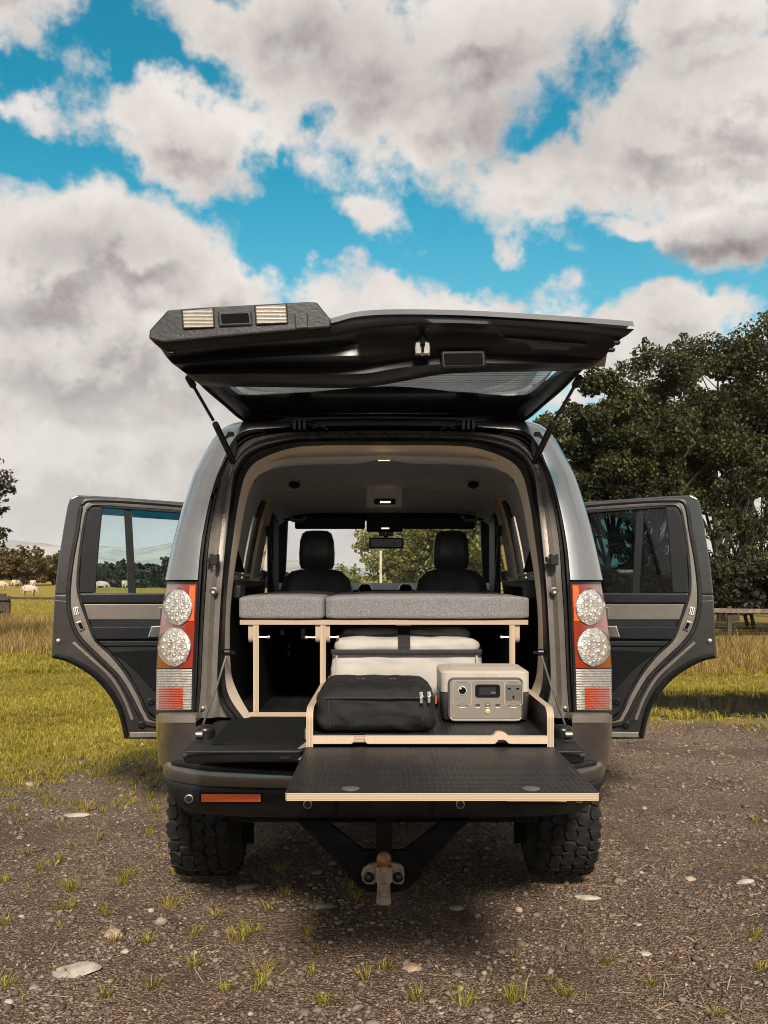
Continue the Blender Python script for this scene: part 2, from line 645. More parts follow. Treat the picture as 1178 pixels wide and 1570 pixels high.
def ribbed_mat(name, c1, c2, sc=520.0, axis='Z', metal=.3):
    m, T, out = new_mat(name)
    tc = T.n('ShaderNodeTexCoord')
    wv = T.n('ShaderNodeTexWave', i_Vector=tc.outputs['Object'], i_Scale=sc / 6.283, i_Distortion=.6)
    wv.bands_direction = axis
    nz = T.noise(tc.outputs['Object'], 60.0, 3.0)
    f = T.math('ADD', T.math('MULTIPLY', wv.outputs['Fac'], .7), T.math('MULTIPLY_ADD', nz.outputs['Fac'], .9, -.3), None, True)
    c = T.mix(f, c1, c2)
    b = T.n('ShaderNodeBsdfPrincipled', i_Metallic=metal, i_Roughness=.22)
    T.link(c, b.inputs['Base Color'])
    b.inputs['Coat Weight'].default_value = 1.0
    T.link(T.bump(wv.outputs['Fac'], .6, .004), b.inputs['Normal'])
    T.link(b.outputs[0], out.inputs[0])
    return m


M['clear_rib'] = ribbed_mat('ribbed_clear_lens', (.24, .21, .18), (.78, .74, .68))
M['red_rib'] = ribbed_mat('ribbed_fog_lens', (.26, .02, .008), (.74, .12, .03), metal=.1)


def ply_mat():
    m, T, out = new_mat('birch_plywood_edge')
    uv = T.n('ShaderNodeUVMap')
    sx = T.n('ShaderNodeSeparateXYZ', i_0=uv.outputs[0])
    cb = T.n('ShaderNodeCombineXYZ')
    T.link(T.math('MULTIPLY', sx.outputs[0], 9.0), cb.inputs[0])
    T.link(T.math('MULTIPLY', sx.outputs[1], 2.0), cb.inputs[1])
    nz = T.noise(cb.outputs[0], 3.0, 5.0, .6)
    v = T.math('ADD', T.math('MULTIPLY', sx.outputs[1], 4.5), T.math('MULTIPLY_ADD', nz.outputs['Fac'], .16, -.08))
    saw = T.math('FRACT', v)
    band = T.math('MULTIPLY', T.rng(saw, .38, .48), T.rng(saw, .98, .88))
    fine = T.n('ShaderNodeCombineXYZ')
    T.link(T.math('MULTIPLY', sx.outputs[0], 60.0), fine.inputs[0])
    T.link(T.math('MULTIPLY', sx.outputs[1], 20.0), fine.inputs[1])
    fn = T.noise(fine.outputs[0], 4.0, 4.0, .65)
    c = T.mix(band, (.52, .405, .290), (.31, .225, .148))
    c = T.mix(T.math('MULTIPLY', T.rng(fn.outputs['Fac'], .55, .75), .6), c, (.26, .17, .10))
    b = T.n('ShaderNodeBsdfPrincipled', i_Roughness=.62)
    T.link(c, b.inputs['Base Color'])
    T.link(b.outputs[0], out.inputs[0])
    return m


M['ply'] = ply_mat()


def mesh_ply_mat():
    """black phenolic ply with a pressed anti-slip lattice"""
    m, T, out = new_mat('black_antislip_film')
    tc = T.n('ShaderNodeTexCoord')
    vd = T.n('ShaderNodeTexVoronoi', i_Vector=tc.outputs['Object'], i_Scale=62.0)
    vd.voronoi_dimensions = '2D'
    vd.inputs['Randomness'].default_value = .22
    h = T.rng(vd.outputs['Distance'], .55, .25)
    nz = T.noise(tc.outputs['Object'], 9.0, 6.0, .65)
    c = T.mix(T.rng(nz.outputs['Fac'], .42, .72), (.010, .0115, .013), (.022, .021, .020))
    dst = T.noise(tc.outputs['Object'], 90.0, 3.0, .6)
    c = T.mix(T.math('MULTIPLY', T.rng(dst.outputs['Fac'], .68, .78), .35), c, (.28, .25, .21))
    b = T.n('ShaderNodeBsdfPrincipled')
    b.inputs['Specular IOR Level'].default_value = .32
    T.link(c, b.inputs['Base Color'])
    T.link(T.math('MULTIPLY_ADD', nz.outputs['Fac'], .35, .22), b.inputs['Roughness'])
    T.link(T.bump(h, .8, .004), b.inputs['Normal'])
    T.link(b.outputs[0], out.inputs[0])
    return m


M['mesh_ply'] = mesh_ply_mat()


def tweed_mat():
    m, T, out = new_mat('grey_tweed_upholstery')
    tc = T.n('ShaderNodeTexCoord')
    v = T.n('ShaderNodeTexVoronoi', i_Vector=tc.outputs['Object'], i_Scale=480.0)
    s = T.n('ShaderNodeSeparateColor', i_0=v.outputs['Color'])
    sx = T.n('ShaderNodeSeparateXYZ', i_0=tc.outputs['Object'])
    d1 = T.math('SINE', T.math('MULTIPLY', T.math('ADD', sx.outputs[0], sx.outputs[2]), 900.0))
    d2 = T.math('SINE', T.math('MULTIPLY', T.math('SUBTRACT', sx.outputs[0], sx.outputs[2]), 900.0))
    wv = T.math('MULTIPLY', d1, d2)
    f = T.math('ADD', T.math('MULTIPLY', s.outputs[0], .75), T.math('MULTIPLY', wv, .25), None, True)
    c = T.mix(f, (.115, .115, .118), (.40, .39, .378))
    big = T.noise(tc.outputs['Object'], 5.0, 3.0)
    c = T.mix(T.math('MULTIPLY', big.outputs['Fac'], .25), c, (.14, .135, .135))
    b = T.n('ShaderNodeBsdfPrincipled', i_Roughness=.95)
    T.link(c, b.inputs['Base Color'])
    T.link(T.bump(v.outputs['Distance'], .6, .004), b.inputs['Normal'])
    T.link(b.outputs[0], out.inputs[0])
    return m


M['tweed'] = tweed_mat()


def leaf_mat(name, c_dark, c_mid, c_light, trans=.45):
    m, T, out = new_mat(name)
    geo = T.n('ShaderNodeNewGeometry')
    ri = geo.outputs['Random Per Island']
    tc = T.n('ShaderNodeTexCoord')
    nz = T.noise(tc.outputs['Object'], .55, 3.0, .6)
    f = T.math('ADD', T.math('MULTIPLY', ri, .75), T.math('MULTIPLY_ADD', nz.outputs['Fac'], 1.2, -.48), None, True)
    c = T.mix(T.rng(f, 0, .55), c_dark, c_mid)
    c = T.mix(T.rng(f, .5, 1.0), c, c_light)
    d = T.n('ShaderNodeBsdfPrincipled', i_Roughness=.55)
    d.inputs['Specular IOR Level'].default_value = .35
    T.link(c, d.inputs['Base Color'])
    tl = T.n('ShaderNodeBsdfTranslucent')
    T.link(T.mix(.5, c, (.14, .15, .02)), tl.inputs[0])
    mx = T.n('ShaderNodeMixShader', i_0=trans)
    T.link(d.outputs[0], mx.inputs[1])
    T.link(tl.outputs[0], mx.inputs[2])
    T.link(mx.outputs[0], out.inputs[0])
    return m


M['leaf_oak'] = leaf_mat('broadleaf_foliage', (.007, .010, .004), (.033, .039, .011), (.120, .110, .030), .25)
M['leaf_bright'] = leaf_mat('sunlit_green_foliage', (.11, .125, .035), (.27, .27, .08), (.44, .40, .15), .5)
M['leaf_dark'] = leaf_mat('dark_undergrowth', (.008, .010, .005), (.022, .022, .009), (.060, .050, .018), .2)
M['leaf_brown'] = leaf_mat('autumn_hedge_foliage', (.045, .032, .014), (.12, .085, .034), (.22, .15, .058), .3)
M['grass'] = leaf_mat('meadow_grass', (.135, .122, .016), (.345, .29, .036), (.55, .45, .085), .40)
M['grass_dry'] = leaf_mat('dry_tall_grass', (.13, .08, .026), (.31, .20, .066), (.48, .35, .13), .3)
M['straw'] = leaf_mat('straw_litter', (.16, .12, .07), (.32, .25, .15), (.50, .41, .27), .1)


# ------------------------------------------------------------------ terrain
from mathutils import noise as mnoise


def sstep(a, b, x):
    t = min(1.0, max(0.0, (x - a) / (b - a)))
    return t * t * (3 - 2 * t)


def grass_edge(X):
    """distance at which the gravel gives way to grass"""
    if X < 0.6:
        return min(9.6, max(4.5, 7.0 + 1.05 * (X + 2.8)))
    return 9.6 - .25 * max(0, X - 3.0)


def gz(X, Y):
    z = .55 * sstep(22, 62, Y) * sstep(6, -10, X) + .35 * sstep(62, 120, Y) * sstep(6, -10, X)
    if 1.0 < Y < 14 and abs(X) < 8:
        fade = sstep(1.0, 2.5, Y) * sstep(14, 11, Y)
        n = mnoise.fractal(Vector((X * .8, Y * .8, 3.1)), 1.0, 2.0, 3) * .020
        n += mnoise.noise(Vector((X * 4.0, Y * 4.0, 9.1))) * .006
        for rx in (-.87, .87):
            n -= .022 * math.exp(-((X - rx - .12 * math.sin(Y * .7)) / .17) ** 2)
        n += .012 * math.exp(-((X + .15 * math.sin(Y * .5)) / .35) ** 2)
        z += n * fade
        # the puddle lies in a shallow dip
        q = ((X - 4.0) / 1.9) ** 2 + ((Y - 10.9) / 1.15) ** 2
        z -= .035 * max(0, 1 - q * .6)
    return z


def coords(lo, hi, step, far):
    c = list(np.arange(lo, hi + step * .5, step))
    a, s = hi, step
    while a < far:
        s *= 1.35
        a += s
        c.append(min(a, far))
    a, s = lo, step
    while a > -far:
        s *= 1.35
        a -= s
        c.insert(0, max(a, -far))
    return c


def ground_mat():
    m, T, out = new_mat('gravel_and_grass_ground')
    geo = T.n('ShaderNodeNewGeometry')
    pos = geo.outputs['Position']
    s = T.n('ShaderNodeSeparateXYZ', i_0=pos)
    X, Y = s.outputs[0], s.outputs[1]
    # gravel
    v1 = T.n('ShaderNodeTexVoronoi', i_Vector=pos, i_Scale=95.0)
    v2 = T.n('ShaderNodeTexVoronoi', i_Vector=pos, i_Scale=42.0)
    v3 = T.n('ShaderNodeTexVoronoi', i_Vector=pos, i_Scale=210.0)
    n1 = T.noise(pos, 1.6, 6.0, .6)
    n2 = T.noise(pos, 30.0, 6.0, .7)
    c1 = T.n('ShaderNodeSeparateColor', i_0=v1.outputs['Color'])
    c2 = T.n('ShaderNodeSeparateColor', i_0=v2.outputs['Color'])
    soil = T.mix(T.rng(n2.outputs['Fac'], .3, .7), (0.0654, 0.0417, 0.0268), (0.2020, 0.1300, 0.0835))
    st1 = T.mix(T.rng(c1.outputs[0], 0, 1), (0.1057, 0.0700, 0.0490), (0.4902, 0.3418, 0.2446))
    g = T.mix(T.math('MULTIPLY', T.rng(v1.outputs['Distance'], .55, .30), T.rng(c1.outputs[1], .35, .45)), soil, st1)
    st2 = T.mix(T.rng(c2.outputs[0], 0, 1), (0.1538, 0.1066, 0.0758), (0.6343, 0.4583, 0.3314))
    g = T.mix(T.math('MULTIPLY', T.rng(v2.outputs['Distance'], .42, .28), T.rng(c2.outputs[2], .70, .74)), g, st2)
    c3 = T.n('ShaderNodeSeparateColor', i_0=v3.outputs['Color'])
    g = T.mix(T.math('MULTIPLY', T.rng(c3.outputs[0], .86, .9), .7), g, (0.5767, 0.4168, 0.3000))
    n6 = T.noise(pos, .7, 5.0, .62)
    damp = T.math('MAXIMUM', T.rng(n1.outputs['Fac'], .47, .66), T.rng(n6.outputs['Fac'], .50, .62))
    g = T.mix(T.math('MULTIPLY', damp, .62), g, (0.0768, 0.0483, 0.0316))
    # turf
    n3 = T.noise(pos, .45, 5.0, .6)
    n4 = T.noise(pos, 14.0, 6.0, .7)
    tf = T.mix(T.rng(n4.outputs['Fac'], .3, .7), (0.1809, 0.1386, 0.0205), (0.4826, 0.3272, 0.0439))
    tf = T.mix(T.math('MULTIPLY', T.rng(n3.outputs['Fac'], .45, .7), .6), tf, (0.2775, 0.2407, 0.0322))
    # edge between the two
    e = T.math('MINIMUM', T.math('MULTIPLY_ADD', X, 1.05, 9.94), 9.6)
    e = T.math('MAXIMUM', e, 4.5)
    n5 = T.noise(pos, 1.1, 6.0, .65)
    off = T.math('MULTIPLY_ADD', n5.outputs['Fac'], 3.6, -1.8)
    gm = T.rng(T.math('ADD', T.math('SUBTRACT', Y, e), off), -.7, .6)
    col = T.mix(gm, g, tf)
    h = T.math('ADD', T.math('MULTIPLY', v1.outputs['Distance'], -.8), T.math('ADD', T.math('MULTIPLY', v2.outputs['Distance'], -.6), T.math('MULTIPLY', n2.outputs['Fac'], 1.4)))
    b = T.n('ShaderNodeBsdfPrincipled', i_Roughness=.88)
    b.inputs['Specular IOR Level'].default_value = .3
    T.link(col, b.inputs['Base Color'])
    T.link(T.bump(h, 1.0, .022), b.inputs['Normal'])
    T.link(b.outputs[0], out.inputs[0])
    return m


def build_ground():
    xs = coords(-6, 6, .09, 2250)
    ys = coords(2.2, 12, .08, 2250)
    V = [(x, y, gz(x, y)) for y in ys for x in xs]
    nx = len(xs)
    F = [(j * nx + i, j * nx + i + 1, (j + 1) * nx + i + 1, (j + 1) * nx + i) for j in range(len(ys) - 1) for i in range(nx - 1)]
    me = bpy.data.meshes.new('ground')
    me.from_pydata(V, [], F)
    me.materials.append(ground_mat())
    me.polygons.foreach_set('use_smooth', [True] * len(F))
    o = bpy.data.objects.new('ground', me)
    COL.objects.link(o)
    tag(o, kind='structure')
    return o


build_ground()


def hill_mat():
    m, T, out = new_mat('far_hillside')
    geo = T.n('ShaderNodeNewGeometry')
    n1 = T.noise(geo.outputs['Position'], .008, 6.0, .6)
    n2 = T.noise(geo.outputs['Position'], .03, 5.0, .6)
    c = T.mix(T.rng(n1.outputs['Fac'], .38, .62), (.30, .305, .30), (.43, .405, .36))
    c = T.mix(T.math('MULTIPLY', T.rng(n2.outputs['Fac'], .5, .62), .7), c, (.22, .225, .225))
    b = T.n('ShaderNodeBsdfPrincipled', i_Roughness=.95)
    T.link(c, b.inputs['Base Color'])
    T.link(b.outputs[0], out.inputs[0])
    return m


def build_hills():
    hm = hill_mat()
    for name, Yd, prof, depth, seed in (
            ('hills', 1600, [(-900, 30), (-500, 46), (-200, 44), (20, 56), (80, 48), (150, 45), (200, 41), (240, 47), (285, 54), (340, 46), (440, 24), (480, 22), (540, 14), (620, 5), (800, 3), (1300, 16), (2000, 20)], 300, 2),
            ('hills', 1150, [(-900, 14), (-300, 20), (60, 27), (160, 16), (230, 25), (300, 30), (360, 17), (450, 8), (560, 2), (900, 2), (2000, 5)], 300, 5)):
        xs = np.linspace(-1000, 2000, 240)
        rows = []
        for k in range(13):
            t = k / 12
            row = []
            for x in xs:
                h = interp(x, [p[0] for p in prof], [p[1] for p in prof])
                h *= 1 + .10 * mnoise.noise(Vector((x * .025, seed, .3))) + .05 * mnoise.noise(Vector((x * .09, seed, 1.3)))
                Yk = Yd - depth * 1.2 * (1 - t)
                zz = (CAMH + h * Yd / FPX) * (sstep(-.1, 1.1, t) ** 1.2)
                zz *= 1 + .22 * (1 - t) * mnoise.noise(Vector((x * .02, k * .8, seed)))
                row.append(Vector(((x - CX) * Yd / FPX, Yk, zz - (2 if k == 0 else 0))))
            rows.append(row)
        back = [Vector((p.x, p.y + depth, -5)) for p in rows[-1]]
        rows.append(back)
        mb = MB()
        mb.loft(rows)
        o = mb.build(name, hm, None)
        tag(o, kind='structure')


build_hills()


# ------------------------------------------------------------------ bulk meshes (leaves, blades, gravel)
def bulk(name, V, F, mat, parent=None, smooth=False):
    """V (n,3), F (m,k) arrays"""
    V = np.asarray(V, dtype=np.float32)
    F = np.asarray(F, dtype=np.int32)
    c = (V.min(0) + V.max(0)) / 2
    c[2] = V[:, 2].min()
    me = bpy.data.meshes.new(name)
    me.vertices.add(len(V))
    me.vertices.foreach_set('co', (V - c).ravel())
    m, k = F.shape
    me.loops.add(m * k)
    me.loops.foreach_set('vertex_index', F.ravel())
    me.polygons.add(m)
    me.polygons.foreach_set('loop_start', np.arange(0, m * k, k, dtype=np.int32))
    me.polygons.foreach_set('loop_total', np.full(m, k, dtype=np.int32))
    if smooth:
        me.polygons.foreach_set('use_smooth', np.ones(m, dtype=bool))
    me.materials.append(mat)
    me.update(calc_edges=True)
    o = bpy.data.objects.new(name, me)
    COL.objects.link(o)
    o.location = [float(q) for q in c]
    if parent is not None:
        setparent(o, parent)
    return o


def rand_unit(n, rng):
    v = rng.normal(size=(n, 3))
    return v / np.linalg.norm(v, axis=1, keepdims=True)


def leaves(centres, radii, counts, size, rng, flat=.35):
    """folded diamond leaves spread through a set of ellipsoid clumps"""
    idx = np.repeat(np.arange(len(centres)), counts)
    n = len(idx)
    c = np.asarray(centres)[idx]
    r = np.asarray(radii)[idx]
    d = rand_unit(n, rng)
    rad = rng.random(n) ** .42
    pos = c + d * r * rad[:, None]
    nrm = d * .6 + rand_unit(n, rng) * .8 + np.array([0, 0, flat])
    nrm /= np.linalg.norm(nrm, axis=1, keepdims=True)
    a = np.cross(nrm, rand_unit(n, rng))
    a /= np.linalg.norm(a, axis=1, keepdims=True) + 1e-9
    b = np.cross(nrm, a)
    s = size * (.6 + .8 * rng.random(n))[:, None]
    p0 = pos - a * s * .5
    p2 = pos + a * s * .5
    p1 = pos + b * s * .33 + nrm * s * .12
    p3 = pos - b * s * .33 + nrm * s * .12
    V = np.stack([p0, p1, p2, p3], 1).reshape(-1, 3)
    base = np.arange(n)[:, None] * 4
    F = np.concatenate([base + np.array([[0, 1, 2]]), base + np.array([[0, 2, 3]])], 0)
    return V, F


def make_tree(name, label, cat, group, base, height, crown_c, crown_r, n_clumps, n_leaves, leaf, mat, seed, clump=.30, trunk_r=.16, trunks=1, low=.0, holes=.0):
    rng = np.random.default_rng(seed)
    root = empty(name, base, label, cat, group)
    base = np.array(base)
    cc, cr = np.array(crown_c), np.array(crown_r)
    pts = []
    tries = 0
    while len(pts) < n_clumps and tries < 6000:
        tries += 1
        d = rand_unit(1, rng)[0] * (rng.random() ** .40)
        if d[2] < -.85 + low:
            continue
        q = cc + d * cr
        if q[2] < base[2] + .3:
            continue
        if any(np.linalg.norm((q - p) / cr) < clump * (.55 + holes) for p in pts):
            continue
        pts.append(q)
    pts = np.array(pts)
    rr = np.array([np.array([1, 1, .72]) * clump * cr.mean() * (.65 + .6 * rng.random()) for _ in pts])
    cnt = (rr[:, 0] ** 2)
    cnt = np.maximum(6, (cnt / cnt.sum() * n_leaves * .86).astype(int))
    # small outlying sprays break the outline
    nsp = int(len(pts) * 2.2)
    sp, sr = [], []
    for i in range(nsp):
        k = rng.integers(len(pts))
        dd = (pts[k] - cc) / cr
        dd = dd / (np.linalg.norm(dd) + 1e-6) + rand_unit(1, rng)[0] * .9
        dd /= np.linalg.norm(dd)
        sp.append(pts[k] + dd * rr[k] * (1.0 + .35 * rng.random()))
        sr.append(rr[k] * (.22 + .2 * rng.random()))
    allc = np.concatenate([pts, np.array(sp)])
    allr = np.concatenate([rr, np.array(sr)])
    cn2 = np.concatenate([cnt, np.full(nsp, max(4, int(n_leaves * .14 / nsp)))])
    V, F = leaves(allc, allr, cn2, leaf, rng)
    keep = V[F[:, 0], 2] > base[2] + .02
    bulk('crown', V, F[keep], mat, root)
    mb = MB()
    for tI in range(trunks):
        off = Vector(((tI - (trunks - 1) / 2) * trunk_r * 3.2, rng.normal() * .2 if trunks > 1 else 0, 0))
        b0 = Vector(base) + off
        top = Vector(cc) + Vector((rng.normal() * .1 * cr[0] + off.x * 2, 0, cr[2] * .45))
        mid = b0.lerp(top, .45) + Vector((rng.normal() * .06 * height, rng.normal() * .06 * height, 0))
        path = [Vector(p) for p in spline([tuple(b0 - Vector((0, 0, .15))), tuple(b0.lerp(mid, .4)), tuple(mid), tuple(mid.lerp(top, .6)), tuple(top)], 12)]
        rad = [trunk_r * (1.25 if i == 0 else 1) * (1 - .85 * i / 11) for i in range(12)]
        mb.tube(path, rad, 8)
        for k in range(len(pts)):
            if k % trunks != tI:
                continue
            if rng.random() > (26 * trunks) / len(pts):
                continue
            q = Vector(pts[k])
            hz = min(max((q.z - b0.z) / max(.1, top.z - b0.z) - .25, .22), .92)
            j = int(hz * 11)
            s = path[j]
            m2 = s.lerp(q, .5) + Vector((0, 0, .10 * (q - s).length))
            r0 = min(rad[j] * .6, trunk_r * .42)
            mb.tube([Vector(p) for p in spline([tuple(s), tuple(m2), tuple(q)], 6)], [r0 * (1 - .8 * i / 5) for i in range(6)], 5)
    mb.build('trunk', M['bark'], root, recalc_n=False)
    return root


def ground_pt(x, Y):
    X = (x - CX) * Y / FPX
    return (X, Y, gz(X, Y))


def px_tree(name, label, cat, group, x, Y, cx, cy, rx, ry, **kw):
    b = ground_pt(x, Y)
    c = P(cx, cy, Y)
    k = Y / FPX
    top = CAMH + (CYH - (cy - ry)) * k
    return make_tree(name, label, cat, group, b, top, tuple(c), (rx * k, rx * k * .85, ry * k), **kw)


RG = 'trees at the right behind the car'
px_tree('broadleaf_tree', 'broad green tree rising above the right tail lamp, its trunk hidden by the open door', 'tree', RG, 905, 26, 915, 690, 92, 112,
        n_clumps=70, n_leaves=44000, leaf=.10, mat=M['leaf_oak'], seed=3, clump=.27, trunk_r=.13)
px_tree('broadleaf_tree', 'round-topped green tree right behind the top corner of the open right door', 'tree', RG, 1005, 28, 1012, 665, 118, 128,
        n_clumps=85, n_leaves=54000, leaf=.10, mat=M['leaf_oak'], seed=5, clump=.25, trunk_r=.15, trunks=2)
px_tree('broadleaf_tree', 'tall twin-trunked tree beyond the right door, its crown cut by the picture edge', 'tree', RG, 1118, 30, 1125, 640, 128, 140,
        n_clumps=80, n_leaves=54000, leaf=.105, mat=M['leaf_oak'], seed=9, clump=.23, trunk_r=.15, trunks=2, holes=.05)
px_tree('broadleaf_tree', 'tallest green tree at the far right edge of the picture', 'tree', RG, 1250, 30, 1235, 610, 135, 165,
        n_clumps=80, n_leaves=44000, leaf=.11, mat=M['leaf_oak'], seed=12, clump=.25, trunk_r=.2)
px_tree('broadleaf_tree', 'dark lower tree filling the gap under the tallest crown at the right edge', 'tree', RG, 1185, 33, 1175, 760, 95, 105,
        n_clumps=60, n_leaves=20000, leaf=.11, mat=M['leaf_oak'], seed=15, clump=.24, trunk_r=.12, holes=.1)
px_tree('young_tree', 'slim low-branched tree with sky gaps right of the open right door', 'tree', RG, 1150, 26, 1140, 795, 85, 100,
        n_clumps=46, n_leaves=5200, leaf=.10, mat=M['leaf_oak'], seed=21, clump=.17, trunk_r=.06, trunks=2, holes=.35)
px_tree('young_tree', 'thin dark tree seen through the window of the open right door', 'tree', RG, 985, 25, 985, 805, 80, 90,
        n_clumps=44, n_leaves=5200, leaf=.10, mat=M['leaf_dark'], seed=22, clump=.17, trunk_r=.06, trunks=2, holes=.3)
px_tree('broadleaf_tree', 'sunlit tree seen through the right quarter window of the car', 'tree', RG, 800, 33, 800, 770, 85, 130,
        n_clumps=60, n_leaves=11000, leaf=.15, mat=M['leaf_bright'], seed=31, clump=.24, trunk_r=.15)
px_tree('broadleaf_tree', 'light green tree filling the middle of the windscreen behind the pale pole', 'tree', 'trees seen through the windscreen', 640, 44, 640, 838, 88, 62,
        n_clumps=80, n_leaves=15000, leaf=.16, mat=M['leaf_bright'], seed=41, clump=.27, trunk_r=.13, low=-.2)
px_tree('broadleaf_tree', 'light green tree behind the right front headrest through the windscreen', 'tree', 'trees seen through the windscreen', 722, 40, 722, 822, 92, 84,
        n_clumps=80, n_leaves=15000, leaf=.16, mat=M['leaf_bright'], seed=42, clump=.27, trunk_r=.13, low=-.2)
px_tree('low_shrub', 'low yellowish bush below the left front headrest through the windscreen', 'shrub', None, 525, 60, 525, 888, 48, 17,
        n_clumps=26, n_leaves=2600, leaf=.2, mat=M['leaf_bright'], seed=43, clump=.3, trunk_r=.05, low=-.2)
px_tree('small_tree', 'thin-leaved tree at the left edge of the picture', 'tree', None, -72, 19, -62, 768, 80, 122,
        n_clumps=60, n_leaves=9000, leaf=.085, mat=M['leaf_dark'], seed=51, clump=.22, trunk_r=.09)
px_tree('hedge_shrub', 'brown-green bush behind the grazing sheep at the left edge', 'shrub', 'bushes along the sheep field', 28, 76, 22, 868, 52, 32,
        n_clumps=50, n_leaves=7000, leaf=.24, mat=M['leaf_brown'], seed=61, clump=.26, trunk_r=.08, low=-.2)
px_tree('hedge_shrub', 'brownish bush just left of the open left door', 'shrub', 'bushes along the sheep field', 82, 80, 80, 874, 42, 24,
        n_clumps=46, n_leaves=6000, leaf=.24, mat=M['leaf_brown'], seed=62, clump=.26, trunk_r=.08, low=-.2)
px_tree('dark_tree', 'dark rounded tree at the left of the open left door window', 'tree', None, 160, 100, 158, 885, 22, 18,
        n_clumps=36, n_leaves=3500, leaf=.3, mat=M['leaf_dark'], seed=63, clump=.26, trunk_r=.1, low=-.2)
px_tree('dark_tree', 'taller dark tree beside the D-pillar in the open left door window', 'tree', None, 268, 100, 268, 874, 24, 28,
        n_clumps=36, n_leaves=3500, leaf=.3, mat=M['leaf_dark'], seed=64, clump=.26, trunk_r=.1, low=-.2)


def far_wood():
    rng = np.random.default_rng(77)
    cs, rs = [], []
    for x in np.arange(-260, 470, 7.0):
        Y = 112 + rng.random() * 14 if x < 100 else 66 + rng.random() * 6
        h = 31 + 12 * mnoise.noise(Vector((x * .03, .4, 0))) + 6 * rng.random()
        if x > 380:
            h *= .7
        k = Y / FPX
        for j in range(3):
            yy = 907 - h * (j + .2) / 3
            p = P(x + rng.normal() * 3, yy, Y)
            cs.append(tuple(p))
            rs.append((8 * k, 8 * k, h * .26 * k * (1.3 if j == 2 else 1)))
    V, F = leaves(cs, rs, np.full(len(cs), 120), .45, rng)
    o = bulk('far_wood', V, F, M['leaf_dark'])
    tag(o, 'dark belt of far trees beyond the sheep field', 'wood', kind='stuff')


far_wood()


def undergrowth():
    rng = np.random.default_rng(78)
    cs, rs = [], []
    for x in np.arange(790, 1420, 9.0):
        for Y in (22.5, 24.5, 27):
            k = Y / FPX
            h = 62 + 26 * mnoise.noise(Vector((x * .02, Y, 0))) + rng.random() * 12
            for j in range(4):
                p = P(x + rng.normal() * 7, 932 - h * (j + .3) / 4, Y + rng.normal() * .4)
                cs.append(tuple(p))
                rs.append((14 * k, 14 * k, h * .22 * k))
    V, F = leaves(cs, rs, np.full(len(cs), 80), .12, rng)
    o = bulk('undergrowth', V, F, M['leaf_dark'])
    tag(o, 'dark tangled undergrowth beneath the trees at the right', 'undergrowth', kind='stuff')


undergrowth()


# ------------------------------------------------------------------ grass
def blades(pos, h, per, rng, spread, width, lean=.5):
    """per blades at each tuft; each blade a tapered bent strip of three triangles"""
    n = len(pos) * per
    p = np.repeat(np.asarray(pos), per, 0).astype(float)
    hh = np.repeat(np.asarray(h), per) * (.55 + .7 * rng.random(n))
    an = rng.random(n) * 2 * np.pi
    r = spread * np.sqrt(rng.random(n))
    r = r * np.repeat(np.asarray(h) / np.mean(h), per)
    p[:, 0] += np.cos(an) * r
    p[:, 1] += np.sin(an) * r
    la = an + rng.normal(size=n) * .7
    ld = np.stack([np.cos(la), np.sin(la), np.zeros(n)], 1)
    wa = rng.random(n) * 2 * np.pi
    wd = np.stack([np.cos(wa), np.sin(wa), np.zeros(n)], 1) * (width * (.6 + .8 * rng.random(n)))[:, None]
    L = lean * (.3 + rng.random(n))
    up = np.zeros((n, 3))
    up[:, 2] = 1
    m = p + up * (hh * .55)[:, None] + ld * (hh * L * .3)[:, None]
    t = p + up * (hh * (1 - .3 * L))[:, None] + ld * (hh * L)[:, None]
    b = p - up * .01
    V = np.stack([b - wd, b + wd, m - wd * .75, m + wd * .75, t], 1).reshape(-1, 3)
    i = np.arange(n)[:, None] * 5
    F = np.concatenate([i + np.array([[0, 1, 3]]), i + np.array([[0, 3, 2]]), i + np.array([[2, 3, 4]])], 0)
    return V, F


def field_points(n, ylo, yhi, a, b, rng, edge=True, power=1.0):
    Y = ylo + (yhi - ylo) * rng.random(n * 2) ** power
    X = (a + (b - a) * rng.random(n * 2)) * Y
    out = []
    for x, y in zip(X, Y):
        if edge:
            nz = mnoise.fractal(Vector((x * 1.1, y * 1.1, 5.0)), 1.0, 2.0, 3) * 1.3
            if y + nz * 1.0 < grass_edge(x) + RNG.normal() * .6:
                continue
        q = ((x - 4.0) / 1.80) ** 2 + ((y - 10.9) / 1.08) ** 2
        if x > 0 and q < .95 + .2 * mnoise.noise(Vector((x * 2, y * 2, 0))):
            continue
        out.append((x, y, gz(x, y)))
        if len(out) >= n:
            break
    return out


